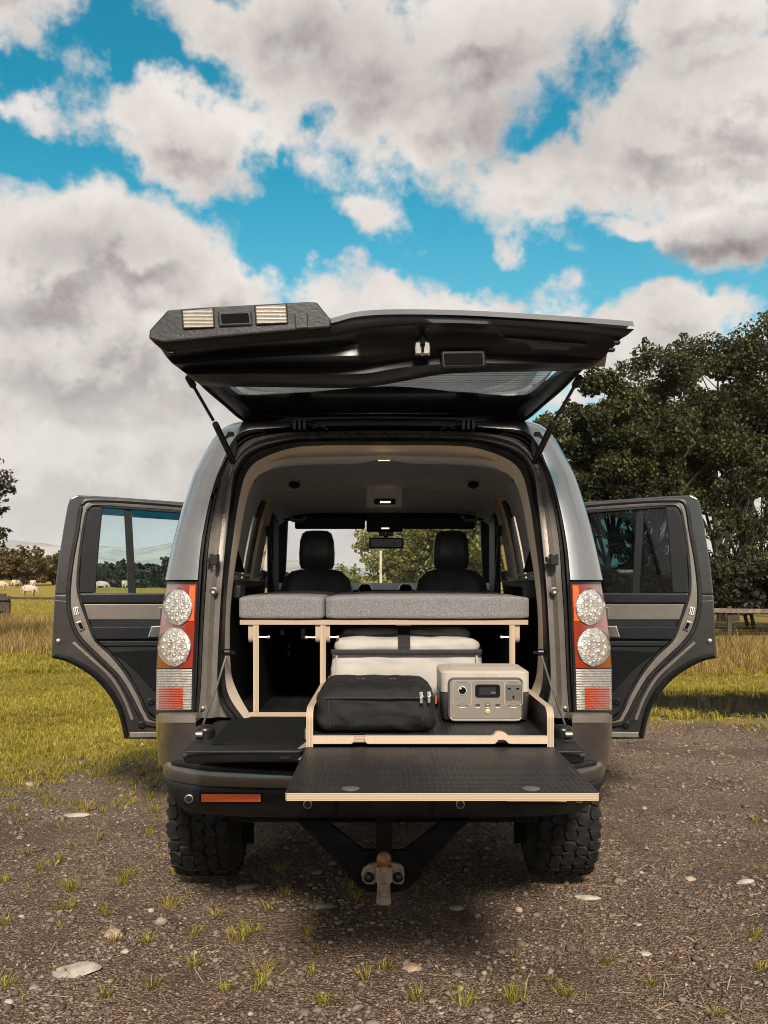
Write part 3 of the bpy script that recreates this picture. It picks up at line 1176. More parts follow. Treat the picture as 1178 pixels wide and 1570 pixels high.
def build_grass():
    rng = np.random.default_rng(5)
    pl = field_points(9500, 6.0, 14, -.56, -.12, rng)
    V1, F1 = blades(pl, .030 + .032 * rng.random(len(pl)), 9, rng, .04, .0034, 1.1)
    pe = []
    for _ in range(9500):
        x, y = -4.6 + 3.9 * rng.random(), 4.3 + 3.6 * rng.random()
        d = grass_edge(x) - y
        if d < 0 or rng.random() > math.exp(-d / .85):
            continue
        if mnoise.fractal(Vector((x * 1.7, y * 1.7, 8.0)), 1.0, 2.0, 3) < .02:
            continue
        pe.append((x, y, gz(x, y)))
    V4, F4 = blades(pe, .028 + .035 * rng.random(len(pe)), 8, rng, .035, .0026, 1.3)
    pf = field_points(8500, 14, 45, -.52, -.16, rng, False, 1.5)
    V2, F2 = blades(pf, .07 + .05 * rng.random(len(pf)), 7, rng, .10, .008, .8)
    pr = field_points(7500, 8.4, 22, .16, .56, rng)
    V3, F3 = blades(pr, .025 + .035 * rng.random(len(pr)), 9, rng, .05, .0045, 1.1)
    V = np.concatenate([V1, V2, V3, V4])
    F = np.concatenate([F1, F2 + len(V1), F3 + len(V1) + len(V2), F4 + len(V1) + len(V2) + len(V3)])
    tag(bulk('meadow_grass', V, F, M['grass']), 'yellow-green meadow grass either side of the car', 'grass', kind='stuff')
    # taller dry growth by the fences and round the puddle
    dl = [ground_pt(-120 + 430 * rng.random(), 17 + 12 * rng.random()) for _ in range(1500)]
    dr = [ground_pt(1010 + 330 * rng.random(), 13.5 + 7 * rng.random()) for _ in range(600)]
    V1, F1 = blades(dl, .22 + .25 * rng.random(len(dl)), 9, rng, .09, .006, .5)
    V2, F2 = blades(dr, .16 + .22 * rng.random(len(dr)), 9, rng, .08, .005, .5)
    tag(bulk('tall_dry_grass', np.concatenate([V1, V2]), np.concatenate([F1, F2 + len(V1)]), M['grass_dry']), 'taller brown seeding grass along the fences', 'grass', kind='stuff')
    # lush tufts in front of and behind the puddle
    pp = []
    for _ in range(900):
        a = rng.random() * 2 * math.pi
        k = 1.0 + .22 * abs(rng.normal())
        x, y = 4.0 + 1.80 * k * math.cos(a), 10.9 + 1.06 * k * math.sin(a)
        if (y > 10.9 and rng.random() < .5) or (y <= 10.9 and mnoise.noise(Vector((x * 1.9, y * 1.9, 3.0))) > .16):
            pp.append((x, y, gz(x, y)))
    V1, F1 = blades(pp, .06 + .07 * rng.random(len(pp)), 12, rng, .05, .004, .9)
    # small tufts that have come up through the gravel
    spots = [(105, 1365, 1.0), (100, 1395, .8), (195, 1345, .9), (190, 1355, .7), (165, 1400, .5), (260, 1385, .7), (175, 1442, .5), (225, 1440, .5), (270, 1335, .5),
             (380, 1432, .8), (372, 1445, .7), (405, 1500, 1.0), (400, 1520, .8), (560, 1505, .6), (545, 1380, .7), (540, 1360, .6), (440, 1370, .5), (410, 1395, .4),
             (790, 1535, 1.1), (710, 1545, .8), (640, 1540, .5), (870, 1530, .5), (1155, 1442, .5), (1158, 1260, .6), (1165, 1490, .5), (75, 1230, 1.0), (20, 1245, .8), (60, 1220, 1.0),
             (130, 1245, 1.0), (115, 1235, 1.0), (40, 1310, .5), (10, 1350, .6), (5, 1420, .7), (60, 1335, .4), (155, 1245, .6), (230, 1225, .8), (240, 1245, .8), (225, 1280, .6), (175, 1235, .7),
             (330, 1400, .4), (300, 1425, .35), (470, 1440, .35), (300, 1475, .35), (235, 1505, .45), (160, 1525, .3), (500, 1545, .4), (5, 1515, .5), (90, 1320, .5), (150, 1290, .4),
             (395, 1345, .35), (430, 1335, .35), (610, 1310, .3), (590, 1490, .4), (345, 1520, .3), (1000, 1500, .3), (930, 1470, .3), (1100, 1560, .5), (480, 1500, .3)]
    gp, gh = [], []
    for (x, y, s) in spots:
        Y = FPX * CAMH / (y - CYH)
        X = (x - CX) * Y / FPX
        for _ in range(int(3 + 3 * s)):
            xx, yy = X + rng.normal() * .018 * s, Y + rng.normal() * .018 * s
            gp.append((xx, yy, gz(xx, yy)))
            gh.append(.034 + .045 * s * (.6 + .6 * rng.random()))
    for _ in range(230):
        xx, yy = -.55 * 6 + 5.2 * rng.random(), 3.2 + 4.2 * rng.random()
        if rng.random() > .75 - .22 * xx:
            continue
        gp.append((xx, yy, gz(xx, yy)))
        gh.append(.018 + .03 * rng.random())
    V2, F2 = blades(gp, np.array(gh), 8, rng, .010, .0017, 1.5)
    tag(bulk('grass_tufts', np.concatenate([V1, V2]), np.concatenate([F1, F2 + len(V1)]), M['grass']), 'small grass tufts in the gravel and rank grass round the puddle', 'grass', kind='stuff')
    # straw litter, thickest at the lower right
    sp = []
    for _ in range(2600):
        y = 3.0 + 5.5 * rng.random() ** 1.6
        x = (-.42 + .86 * rng.random()) * y
        w = .12 + .88 * sstep(.6, 1.25, x) * sstep(3.75, 3.15, y) + .25 * sstep(0, 1.5, x)
        if rng.random() < w:
            sp.append((x, y, gz(x, y) + .012))
    sp = np.array(sp)
    n = len(sp)
    an = rng.random(n) * 2 * np.pi
    ln = (.012 + .035 * rng.random(n))[:, None]
    d = np.stack([np.cos(an), np.sin(an), rng.normal(size=n) * .18], 1)
    s = np.stack([-np.sin(an), np.cos(an), rng.normal(size=n) * .3], 1) * .0013
    V = np.stack([sp - d * ln - s, sp - d * ln + s, sp + d * ln + s, sp + d * ln - s], 1).reshape(-1, 3)
    F = np.arange(n)[:, None] * 4 + np.array([[0, 1, 2, 3]])
    tag(bulk('straw_litter', V, F, M['straw']), 'scattered dry straw on the gravel', 'straw', kind='stuff')


build_grass()


# ------------------------------------------------------------------ gravel
def gravel_mat():
    m, T, out = new_mat('loose_gravel')
    geo = T.n('ShaderNodeNewGeometry')
    ri = geo.outputs['Random Per Island']
    tc = T.n('ShaderNodeTexCoord')
    cr = T.n('ShaderNodeValToRGB')
    T.link(ri, cr.inputs[0])
    e = cr.color_ramp.elements
    e[0].color = (.075, .056, .043, 1)
    e[1].color = (.46, .38, .30, 1)
    for p, c in ((.40, (.128, .099, .076)), (.72, (.21, .164, .126)), (.88, (.20, .168, .140)), (.97, (.36, .29, .225))):
        q = e.new(p)
        q.color = (*c, 1)
    nz = T.noise(tc.outputs['Object'], 130.0, 4.0, .6)
    c = T.mix(T.math('MULTIPLY', T.rng(nz.outputs['Fac'], .4, .75), .5), cr.outputs[0], (.09, .068, .05))
    b = T.n('ShaderNodeBsdfPrincipled', i_Roughness=.82)
    b.inputs['Specular IOR Level'].default_value = .35
    T.link(c, b.inputs['Base Color'])
    T.link(T.bump(nz.outputs['Fac'], .5, .003), b.inputs['Normal'])
    T.link(b.outputs[0], out.inputs[0])
    return m


def stone_proto(rng, sub=1):
    bm = bmesh.new()
    bmesh.ops.create_icosphere(bm, subdivisions=sub, radius=1.0)
    V = np.array([v.co[:] for v in bm.verts])
    F = np.array([[v.index for v in f.verts] for f in bm.faces])
    bm.free()
    ax = np.array([1.0, .6 + .35 * rng.random(), .35 + .35 * rng.random()])
    V = V * (1 + .26 * rng.normal(size=(len(V), 1))) * ax
    return V, F


def build_gravel():
    rng = np.random.default_rng(14)
    protos = [stone_proto(rng) for _ in range(8)]
    n = 46000
    Y = 2.75 + 7.2 * rng.random(n) ** 1.75
    X = (-.50 + 1.0 * rng.random(n)) * Y
    keep = []
    for i in range(n):
        e = grass_edge(X[i]) + .5
        cl = mnoise.noise(Vector((X[i] * 2.2, Y[i] * 2.2, 1.0))) + .5 * mnoise.noise(Vector((X[i] * 7, Y[i] * 7, 4.0)))
        keep.append(Y[i] < e and rng.random() < .50 + .95 * cl)
    keep = np.array(keep)
    X, Y = X[keep], Y[keep]
    n = len(X)
    S = .0042 * np.exp(rng.normal(size=n) * .55) + .0016
    S = np.clip(S * (.75 + .11 * Y), .0025, .030)
    Vs, Fs, b = [], [], 0
    which = rng.integers(len(protos), size=n)
    for k, (pv, pf) in enumerate(protos):
        ids = np.where(which == k)[0]
        a = rng.random(len(ids)) * 2 * np.pi
        ti = rng.normal(size=len(ids)) * .3
        ca, sa, ct, st = np.cos(a), np.sin(a), np.cos(ti), np.sin(ti)
        v = np.repeat(pv[None], len(ids), 0) * S[ids][:, None, None]
        x, y, z = v[..., 0], v[..., 1], v[..., 2]
        y, z = y * ct[:, None] - z * st[:, None], y * st[:, None] + z * ct[:, None]
        x, y = x * ca[:, None] - y * sa[:, None], x * sa[:, None] + y * ca[:, None]
        zz = np.array([gz(X[i], Y[i]) for i in ids]) + S[ids] * .22
        W = np.stack([x + X[ids][:, None], y + Y[ids][:, None], z + zz[:, None]], -1).reshape(-1, 3)
        f = (pf[None] + (np.arange(len(ids)) * len(pv))[:, None, None]).reshape(-1, 3) + b
        Vs.append(W)
        Fs.append(f)
        b += len(W)
    tag(bulk('gravel', np.concatenate(Vs), np.concatenate(Fs), gravel_mat()), 'loose brown and grey gravel round the car', 'gravel', kind='stuff')


build_gravel()


def stone(label, x, y, w, h, mat, seed, flat=.45, rz=0.0):
    """a single stone lying at pixel (x, y), w pixels wide"""
    Y = FPX * CAMH / (y - CYH)
    X = (x - CX) * Y / FPX
    s = w * Y / FPX / 2
    bm = bmesh.new()
    bmesh.ops.create_icosphere(bm, subdivisions=3, radius=1.0)
    for v in bm.verts:
        n = mnoise.fractal(v.co * 1.1 + Vector((seed * 3.7, 0, 0)), 1.0, 2.0, 3)
        c = mnoise.cell(v.co * 1.6 + Vector((seed * 1.3, 0, 0)))
        v.co *= 1 + (.26 if flat > .2 else .15) * n + (.10 if flat > .2 else .03) * c
        v.co.x *= s
        v.co.y *= s * h
        v.co.z = max(v.co.z, -.45) * s * flat
    me = bpy.data.meshes.new('stone')
    bm.to_mesh(me)
    bm.free()
    me.materials.append(mat)
    me.polygons.foreach_set('use_smooth', [True] * len(me.polygons))
    me.set_sharp_from_angle(angle=R(32))
    o = bpy.data.objects.new('stone', me)
    COL.objects.link(o)
    o.location = (X, Y, gz(X, Y) + s * flat * .22)
    o.rotation_euler = (R(random.uniform(-6, 6)), R(random.uniform(-6, 6)), rz)
    tag(o, label, 'stone', 'larger stones lying on the gravel')


stone('rounded tan stone on the gravel at the lower left', 175, 1434, 29, .9, M['stone_b'], 1, .62)
stone('long flat pale slab at the lower left, nearest the left corner', 110, 1489, 84, .62, M['stone_a'], 2, .12, .35)
stone('thin pale flat stone on the gravel left of the left rear tyre', 118, 1251, 40, .55, M['stone_a'], 3, .16)
stone('flat grey stone in front of the tow ball, to its left', 495, 1392, 40, .7, M['stone_c'], 4, .22)
stone('rough grey slab just behind the left rear tyre', 380, 1356, 38, .7, M['stone_c'], 5, .22)
stone('dull rounded stone under the left half of the bumper', 486, 1338, 18, .9, M['stone_c'], 6, .4)
stone('long pale sliver of stone right of the tow ball, below the right tyre', 903, 1367, 44, .3, M['stone_a'], 7, .2, -.1)
stone('bright pale stone at the right edge of the gravel', 1143, 1353, 34, .5, M['stone_a'], 8, .3, .3)
stone('small tan stone right of the right rear tyre', 1058, 1346, 17, .8, M['stone_b'], 9, .5)
stone('pale leaf-shaped stone at the lower right', 988, 1455, 25, .5, M['stone_a'], 10, .3, -.4)
stone('brownish stone at the bottom centre of the picture', 632, 1489, 30, .8, M['stone_b'], 11, .35)
stone('small whitish stone right of the rounded tan one', 192, 1457, 13, .8, M['stone_a'], 12, .55)
stone('small pale stone in the bottom left corner', 14, 1539, 14, .9, M['stone_a'], 13, .6)
stone('brown half-buried stone below the open left door by the grass edge', 48, 1206, 18, .8, M['stone_b'], 14, .5)
stone('half-buried dark stone at the bottom left of the gravel', 53, 1517, 17, .9, M['stone_c'], 15, .45)
stone('pale stone under the car, right of the tow hitch', 700, 1390, 24, .6, M['stone_c'], 16, .3)


# ------------------------------------------------------------------ puddle
def build_puddle():
    m, T, out = new_mat('puddle_water')
    geo = T.n('ShaderNodeNewGeometry')
    nz = T.noise(geo.outputs['Position'], 9.0, 3.0)
    b = T.n('ShaderNodeBsdfPrincipled', i_Roughness=.04)
    b.inputs['Base Color'].default_value = (.018, .015, .010, 1)
    b.inputs['Specular IOR Level'].default_value = .7
    T.link(T.bump(nz.outputs['Fac'], .05, .01), b.inputs['Normal'])
    T.link(b.outputs[0], out.inputs[0])
    n = 64
    vs = [Vector((4.0, 10.9, -.006))]
    for k in range(n):
        a = 2 * math.pi * k / n
        r = 1 + .16 * mnoise.noise(Vector((math.cos(a) * 2, math.sin(a) * 2, 2.0)))
        vs.append(Vector((4.0 + 1.95 * r * math.cos(a), 10.9 + 1.16 * r * math.sin(a), -.006)))
    o = obj('puddle', vs, [(0, 1 + k, 1 + (k + 1) % n) for k in range(n)], m)
    tag(o, kind='structure')


build_puddle()


# ------------------------------------------------------------------ fences and pole
def build_fences():
    Y = 29.0
    f = empty('field_fence', ground_pt(10, Y), 'dark timber post and rail fence in front of the sheep at the left', 'fence')
    k = Y / FPX
    for i, (x, w, top) in enumerate([(-150, 11, 914), (-70, 9, 914), (2, 13, 910), (11, 8, 914), (120, 7, 915), (220, 7, 916), (320, 7, 917)]):
        X, _, z = ground_pt(x, Y)
        h = CAMH - (top - CYH) * k - z
        mb = MB()
        mb.box(X - w * k / 2, X + w * k / 2, Y - .07 + .01 * i, Y + .07 + .01 * i, z - .1, z + h)
        mb.build('post', M['wood_dark'], f, bev=.012)
    for (x0, x1, y0, y1, th) in ((-260, 13, 917, 918, 5), (13, 335, 917, 920, 3.4), (-260, 8, 934, 935, 4)):
        a, b = P(x0, y0, Y - .12), P(x1, y1, Y - .12)
        h = th * k / 2
        mb = MB()
        mb.prism([a + Vector((0, 0, h)), b + Vector((0, 0, h)), b - Vector((0, 0, h)), a - Vector((0, 0, h))], (0, .04, 0))
        mb.build('rail', M['wood_dark'], f)
    Y = 20.0
    k = Y / FPX
    f = empty('stock_fence', ground_pt(1140, Y), 'pale timber rail and wire mesh fence below the trees at the right', 'fence')
    a, b = P(930, 934, Y), P(1460, 940, Y)
    mb = MB()
    pts, n = [], 14
    rows = []
    for i in range(n + 1):
        p = a.lerp(b, i / n) + Vector((0, 0, .008 * random.uniform(-1, 1)))
        h = .045
        rows.append([p + Vector((0, -.03, h)), p + Vector((0, .03, h)), p + Vector((0, .03, -h)), p + Vector((0, -.03, -h))])
    mb.loft(rows, True)
    mb.build('rail', M['bone'], f)
    for x in (960, 1045, 1118, 1205, 1290, 1380):
        X, _, z = ground_pt(x, Y + .10)
        mb = MB()
        mb.box(X - .045, X + .045, Y + .04, Y + .13, z - .1, .80)
        mb.build('post', M['wood_dark'], f, bev=.01)
    mb = MB()
    for j in range(5):
        z = .12 + .13 * j
        mb.tube([Vector((a.x, Y + .02, z)), Vector((b.x, Y + .02, z))], .003, 4)
    for x in np.arange(a.x, b.x, .16):
        mb.tube([Vector((x, Y + .02, .06)), Vector((x, Y + .02, .68))], .0025, 4)
    tag(mb.build('wire_mesh', M['wire'], f), kind='stuff')
    Y = 36.0
    X, _, z = ground_pt(584, Y)
    mb = MB()
    mb.tube([Vector((X, Y, z - .1)), Vector((X, Y, 2.4)), Vector((X + .01, Y, CAMH + (882 - 848) * Y / FPX))], [.055, .05, .045], 10)
    mb.lathe([(.03, 0), (.055, .02), (.05, .05), (.015, .07)], (X + .01, Y, CAMH + (882 - 848) * Y / FPX), (0, 0, 1), 10)
    o = mb.build('marker_pole', M['pole'], None)
    tag(o, 'thin pale pole standing in front of the trees through the windscreen', 'pole')


build_fences()


# ------------------------------------------------------------------ sheep
def sheep_mat():
    m, T, out = new_mat('sheep_fleece')
    tc = T.n('ShaderNodeTexCoord')
    s = T.n('ShaderNodeSeparateXYZ', i_0=tc.outputs['Object'])
    nz = T.noise(tc.outputs['Object'], 16.0, 5.0, .65)
    wool = T.mix(nz.outputs['Fac'], (.36, .30, .235), (.60, .52, .43))
    face = (.30, .235, .18)
    low = T.rng(s.outputs[2], .30, .24)
    hd = T.rng(s.outputs[0], .60, .66)
    c = T.mix(T.math('MAXIMUM', low, hd), wool, face)
    b = T.n('ShaderNodeBsdfPrincipled', i_Roughness=.95)
    T.link(c, b.inputs['Base Color'])
    T.link(T.bump(nz.outputs['Fac'], .9, .03), b.inputs['Normal'])
    T.link(b.outputs[0], out.inputs[0])
    return m


M['fleece'] = sheep_mat()


def sheep(label, x, yfeet, Y, rz, graze=True, scale=1.0):
    if graze:
        head = [((.52, 0, .58), .14), ((.66, 0, .40), .095), ((.74, 0, .22), .085), ((.80, 0, .10), .05)]
    else:
        head = [((.50, 0, .66), .15), ((.60, 0, .80), .10), ((.70, 0, .84), .085), ((.83, 0, .76), .05)]
    V = [((0, 0, .58), .27), ((-.26, 0, .59), .27), ((-.46, 0, .58), .20), ((.22, 0, .58), .26), ((.40, 0, .58), .22)] + head
    E = [(0, 1), (1, 2), (0, 3), (3, 4), (4, 5), (5, 6), (6, 7), (7, 8)]
    for (xx, par) in ((.30, 3), (-.34, 1)):
        for sgn in (-1, 1):
            b = len(V)
            back = -.05 if xx < 0 else .0
            V += [((xx, sgn * .13, .40), .10), ((xx + back, sgn * .13, .22), .042), ((xx, sgn * .13, .02), .034)]
            E += [(par, b), (b, b + 1), (b + 1, b + 2)]
    b = len(V)
    V += [((-.60, 0, .52), .05), ((-.63, 0, .38), .035)]
    E += [(2, b), (b, b + 1)]
    for sgn in (-1, 1):
        b = len(V)
        h = head[1][0]
        V += [((h[0] + .03, sgn * .13, h[2] + .03), .03)]
        E += [(6, b)]
    me = bpy.data.meshes.new('sheep')
    me.from_pydata([v[0] for v in V], E, [])
    me.materials.append(M['fleece'])
    o = bpy.data.objects.new('sheep', me)
    COL.objects.link(o)
    sk = o.modifiers.new('skin', 'SKIN')
    sk.use_smooth_shade = True
    for i, v in enumerate(V):
        me.skin_vertices[0].data[i].radius = (v[1], v[1])
    me.skin_vertices[0].data[0].use_root = True
    subsurf(o, 2)
    X = (x - CX) * Y / FPX
    o.location = (X, Y, gz(X, Y))
    o.rotation_euler = (0, 0, rz)
    o.scale = (scale * .68,) * 3
    tag(o, label, 'sheep', 'sheep grazing in the field')


sheep('cream sheep cut off by the left edge of the picture', 1, 900, 58, R(15))
sheep('cream sheep standing head-on, second from the left edge', 25, 896, 68, R(65), True)
sheep('cream sheep standing rear-on just left of the open left door', 51, 898, 64, R(105), True)
sheep('cream sheep grazing side-on behind the fence rail', 45, 914, 48, R(0), True)
sheep('pale sheep grazing in the left pane of the open left door', 156, 905, 58, R(10), True)
sheep('pale sheep seen end-on near the divider of the open left door window', 193, 906, 60, R(80), True)


# ================================================================== the car
CAR = empty('off_road_car', (0, 5.9, 0), 'dark grey off-road estate car with its tailgate and rear doors open', 'car')
WY, WZ, WR = 4.65, .385, .385


def mx(pts):
    return [(1178 - p[0], *p[1:]) for p in pts]


# ---------------- rear frame: pillars, jamb, seal and header trim, as rings round the load opening
RO = [(589, 641), (500, 642), (430, 645), (350, 655), (307, 712), (286, 765), (268, 830), (255, 889)]
RB = [(589, 652), (500, 653), (420, 656), (366, 666), (338, 716), (322, 765), (309, 830), (303, 889)]
RJ = [(589, 660), (500, 661), (425, 664), (376, 678), (345, 718), (331, 765), (321, 830), (317, 889), (313, 950), (309, 1040), (306, 1080), (303, 1100)]
RS = [(589, 670), (500, 671), (440, 674), (386, 690), (361, 720), (353, 765), (346, 830), (341, 889), (337, 950), (333, 1035), (336, 1074), (352, 1100)]
RT = [(589, 683), (500, 683), (448, 687), (402, 703), (379, 724), (367, 765), (357, 830), (350, 889), (346, 950), (345, 1030), (352, 1068), (374, 1101)]
RE = [(589, 702), (500, 703), (440, 708), (410, 720), (391, 735), (378, 768), (367, 830), (358, 889), (353, 950), (354, 1025), (364, 1060), (386, 1099)]
RB2 = RB + [(300, 950), (297, 1040), (295, 1080), (296, 1100)]


def lean(y):
    return max(0.0, (890 - y) / 235.0) * .17


def ring(pts, Y0, n=60):
    return [P(p[0], p[1], Y0 + lean(p[1])) for p in spline(pts, n)]


def strip(name, rows, mat, parent=CAR, both=True, smooth=True):
    mb = MB()
    mb.loft(rows)
    if both:
        mb.mirror()
    return mb.build(name, mat, parent, smooth, recalc_n=False, angle=60)


def rear_frame():
    o, b = ring(RO, 3.86, 60), ring(RB, 3.68, 60)
    # outer D-pillar: rounded corner between the side and the rear face
    for s in (1, -1):
        rows = []
        for k in range(9):
            a = k / 8 * math.pi / 2
            rows.append([Vector((lerp(p.x, q.x, math.sin(a)) * s, lerp(p.y, q.y, 1 - math.cos(a)), lerp(p.z, q.z, math.sin(a)))) for p, q in zip(b, o)])
        mb = MB()
        mb.loft(rows, flip=(s < 0))
        mb.build('rear_pillar', M['paint'], CAR, recalc_n=False, angle=60)
        # black drip channel, painted jamb, rubber seal, beige lining: one of each per side
        n = 60
        ch_a, ch_m, ch_b = ring(RB2, 3.685, n), [], ring(RJ, 3.73, n)
        mid = [p.lerp(q, .5) + Vector((0, .05, 0)) for p, q in zip(ch_a, ch_b)]
        j1, j2 = ring(RJ, 3.725, n), ring(RS, 3.735, n)
        jm = [p.lerp(q, .4) + Vector((0, -.018, 0)) for p, q in zip(j1, j2)]
        jm2 = [p.lerp(q, .62) + Vector((0, .012, 0)) for p, q in zip(j1, j2)]
        t1, t2 = ring(RT, 3.745, n), ring(RE, 3.86, n)
        tm = [p.lerp(q, .35) + Vector((0, -.012, 0)) for p, q in zip(t1, t2)]
        s1 = ring(RS, 3.735, n)
        sm1 = [p.lerp(q, .28) + Vector((0, -.040, 0)) for p, q in zip(s1, t1)]
        sm2 = [p.lerp(q, .50) + Vector((0, -.022, 0)) for p, q in zip(s1, t1)]
        sm3 = [p.lerp(q, .72) + Vector((0, -.040, 0)) for p, q in zip(s1, t1)]
        for nm, rows, mt in (('drip_channel', [ch_a, mid, ch_b], M['black']), ('door_jamb', [j1, jm, jm2, j2], M['jamb']),
                             ('tailgate_seal', [s1, sm1, sm2, sm3, t1], M['rubber']), ('opening_lining', [t1, tm, t2], M['tan_trim'])):
            mb = MB()
            mb.loft([[Vector((p.x * s, p.y, p.z)) for p in r] for r in rows], flip=(s < 0))
            mb.build(nm, mt, CAR, recalc_n=False, angle=50)
        # black beads along the channel
        mb = MB()
        for t in (.25, .75):
            mb.tube([(p.lerp(q, t) + Vector((0, -.004, 0))) * 1 if s > 0 else Vector((-p.lerp(q, t).x, p.lerp(q, t).y - .004, p.lerp(q, t).z)) for p, q in zip(ch_a[12:], ch_b[12:])], .006, 6)
        mb.build('channel_bead', M['rubber'], CAR)
        # inner return of the D-pillar lining towards the cabin
        r0, r1, r2 = t2, [], []
        for p in t2:
            k = sstep(2.0, 1.85, p.z)
            r1.append(Vector((p.x * (1 + .05 * k), p.y + .10, p.z + .012 * (1 - k))))
            r2.append(Vector((lerp(p.x, -.735, .85 * k), p.y + .42, p.z + .03 * (1 - k))))
        mb = MB()
        rr = [[Vector((p.x * s, p.y, p.z)) for p in r] for r in (r0, r1, r2)]
        cut = 42
        mb.loft([r[:cut] for r in rr], flip=(s < 0))
        mb.build('pillar_lining', M['headliner'], CAR, recalc_n=False, angle=50)
        mb = MB()
        mb.loft([r[cut - 1:] for r in rr], flip=(s < 0))
        mb.build('load_bay_lining', M['trim_dark'], CAR, recalc_n=False, angle=50)
        # small fittings on the jamb: striker bracket, bump stops, screw, cable
        X = lambda x: x if s > 0 else 1178 - x
        mb = MB()
        c = P(X(329), 858, 3.70)
        mb.box(c.x - .016, c.x + .016, c.y - .02, c.y + .03, c.z - .022, c.z + .022)
        mb.box(c.x - .03, c.x - .012, c.y - .012, c.y + .02, c.z - .008, c.z + .012)
        mb.build('striker_bracket', M['strut'], CAR, bev=.004)
        mb = MB()
        mb.lathe([(.016, 0), (.016, .006), (.010, .010), (.005, .006)], P(X(328), 906, 3.72), (0, -1, 0), 16)
        mb.build('bump_stop', M['steel'], CAR)
        mb = MB()
        mb.lathe([(.009, 0), (.008, .006), (.003, .008)], P(X(311), 1086, 3.715), (0, -1, 0), 12)
        mb.build('screw', M['steel'], CAR)
        mb = MB()
        mb.tube([P(X(347), 1006, 3.72), P(X(330), 1060, 3.62), P(X(309), 1118, 3.42), P(X(306), 1128, 3.36)], .0042, 8)
        mb.lathe([(.011, -.012), (.011, .012)], P(X(306), 1126, 3.36), (1, 0, 0), 10)
        mb.build('tailgate_stay_cable', M['steel'], CAR)
        mb = MB()
        e = P(X(349), 1000, 3.73)
        mb.tube([e, e + Vector((.03 * s, -.02, 0))], .006, 8)
        mb.lathe([(.004, -.012), (.014, -.010), (.014, .010), (.004, .012)], e, (1, 0, 0), 12)
        mb.build('stay_anchor', M['strut'], CAR)


rear_frame()


# ---------------- body sides, roof, bonnet, glass
SPZ = [.48, .62, .75, .88, 1.04, 1.28, 1.45, 1.50, 1.60, 1.78, 1.87, 1.93, 2.0, 2.05]
SPX = [.90, .925, .935, .932, .932, .915, .886, .876, .861, .823, .798, .772, .735, .70]


def side_x(z):
    return interp(z, SPZ, SPX)


def roof_drop(Y):
    return -.055 * sstep(4.9, 5.35, Y) - .12 * sstep(5.4, 6.6, Y)


def body_sides():
    ys = [3.88, 3.96, 4.06, 4.16, 4.26, 4.36, 4.46, 4.56, 4.66, 4.76, 4.85, 4.92, 5.0, 5.1, 5.2, 5.4, 5.6, 5.75, 5.88, 6.0, 6.2, 6.4, 6.6, 6.8, 6.92, 7.05, 7.15, 7.25, 7.35, 7.45, 7.55, 7.65, 7.75, 7.85, 7.95, 8.1, 8.25, 8.36]
    zs = [.48, .55, .62, .69, .75, .82, .88, .96, 1.04, 1.16, 1.28, 1.45, 1.50, 1.60, 1.69, 1.78, 1.87, 1.93, 2.0, 2.05]
    for s in (-1, 1):
        V, F, I = [], [], {}
        inside = {}
        for j, y in enumerate(ys):
            for i, z in enumerate(zs):
                yy, zz = y, z
                yy = y + max(0, (z - 1.46) / .65) * .15 * sstep(4.5, 3.9, y)
                if z > 1.9:
                    zz = z + roof_drop(y) * (z - 1.9) / .15
                x = side_x(z) + .018 * sstep(4.0, 5.2, y) * (1 if z < 1.5 else .3)
                x -= .10 * sstep(7.6, 8.36, y) ** 2
                ins = False
                for wy in (WY, 7.54):
                    d = math.hypot(y - wy, z - WZ)
                    if d < .46:
                        ins = True
                        if d > .30:
                            k = .46 / d
                            yy, zz = wy + (y - wy) * k, WZ + (z - WZ) * k
                inside[(j, i)] = ins
                I[(j, i)] = len(V)
                V.append(Vector((x * s, yy, zz)))
        for j in range(len(ys) - 1):
            for i in range(len(zs) - 1):
                y0, y1, z0, z1 = ys[j], ys[j + 1], zs[i], zs[i + 1]
                ym, zm = (y0 + y1) / 2, (z0 + z1) / 2
                q = [(j, i), (j + 1, i), (j + 1, i + 1), (j, i + 1)]
                if sum(inside[k] for k in q) >= 3:
                    continue
                if ym < 4.22 and zm < .80:            # the bumper wraps round here
                    continue
                if 4.16 < ym < 4.66 and 1.5 < zm < 1.87:   # quarter window
                    continue
                if 4.85 < ym < 5.75 and .62 < zm < 1.93:   # open rear doorway
                    continue
                if 5.88 < ym < 6.8 and 1.45 < zm < 1.87:   # front door window
                    continue
                if ym > 6.8 and zm > 1.45 + max(0, (6.95 - ym) * .9):
                    continue
                if ym > 6.9 and zm > 1.28:
                    continue
                if ym > 7.9 and zm > 1.16:
                    continue
                f = [I[k] for k in q]
                F.append(tuple(f) if s > 0 else tuple(f[::-1]))
        o = obj('body_side', V, F, [M['paint'], M['trim_dark']], CAR, True, angle=50)
        solid(o, .05, -1, 1, 1)
        # quarter window and front side window
        for nm, (y0, y1, z0, z1) in (('quarter_window', (4.16, 4.66, 1.5, 1.87)), ('front_side_window', (5.88, 6.8, 1.45, 1.87))):
            mb = MB()
            rows = [[Vector((s * (side_x(z) - .008), y, z)) for y in (y0, (y0 + y1) / 2, y1)] for z in np.linspace(z0, z1, 5)]
            mb.loft(rows)
            mb.build(nm, M['glass_privacy'] if nm[0] == 'q' else M['glass'], CAR)


body_sides()


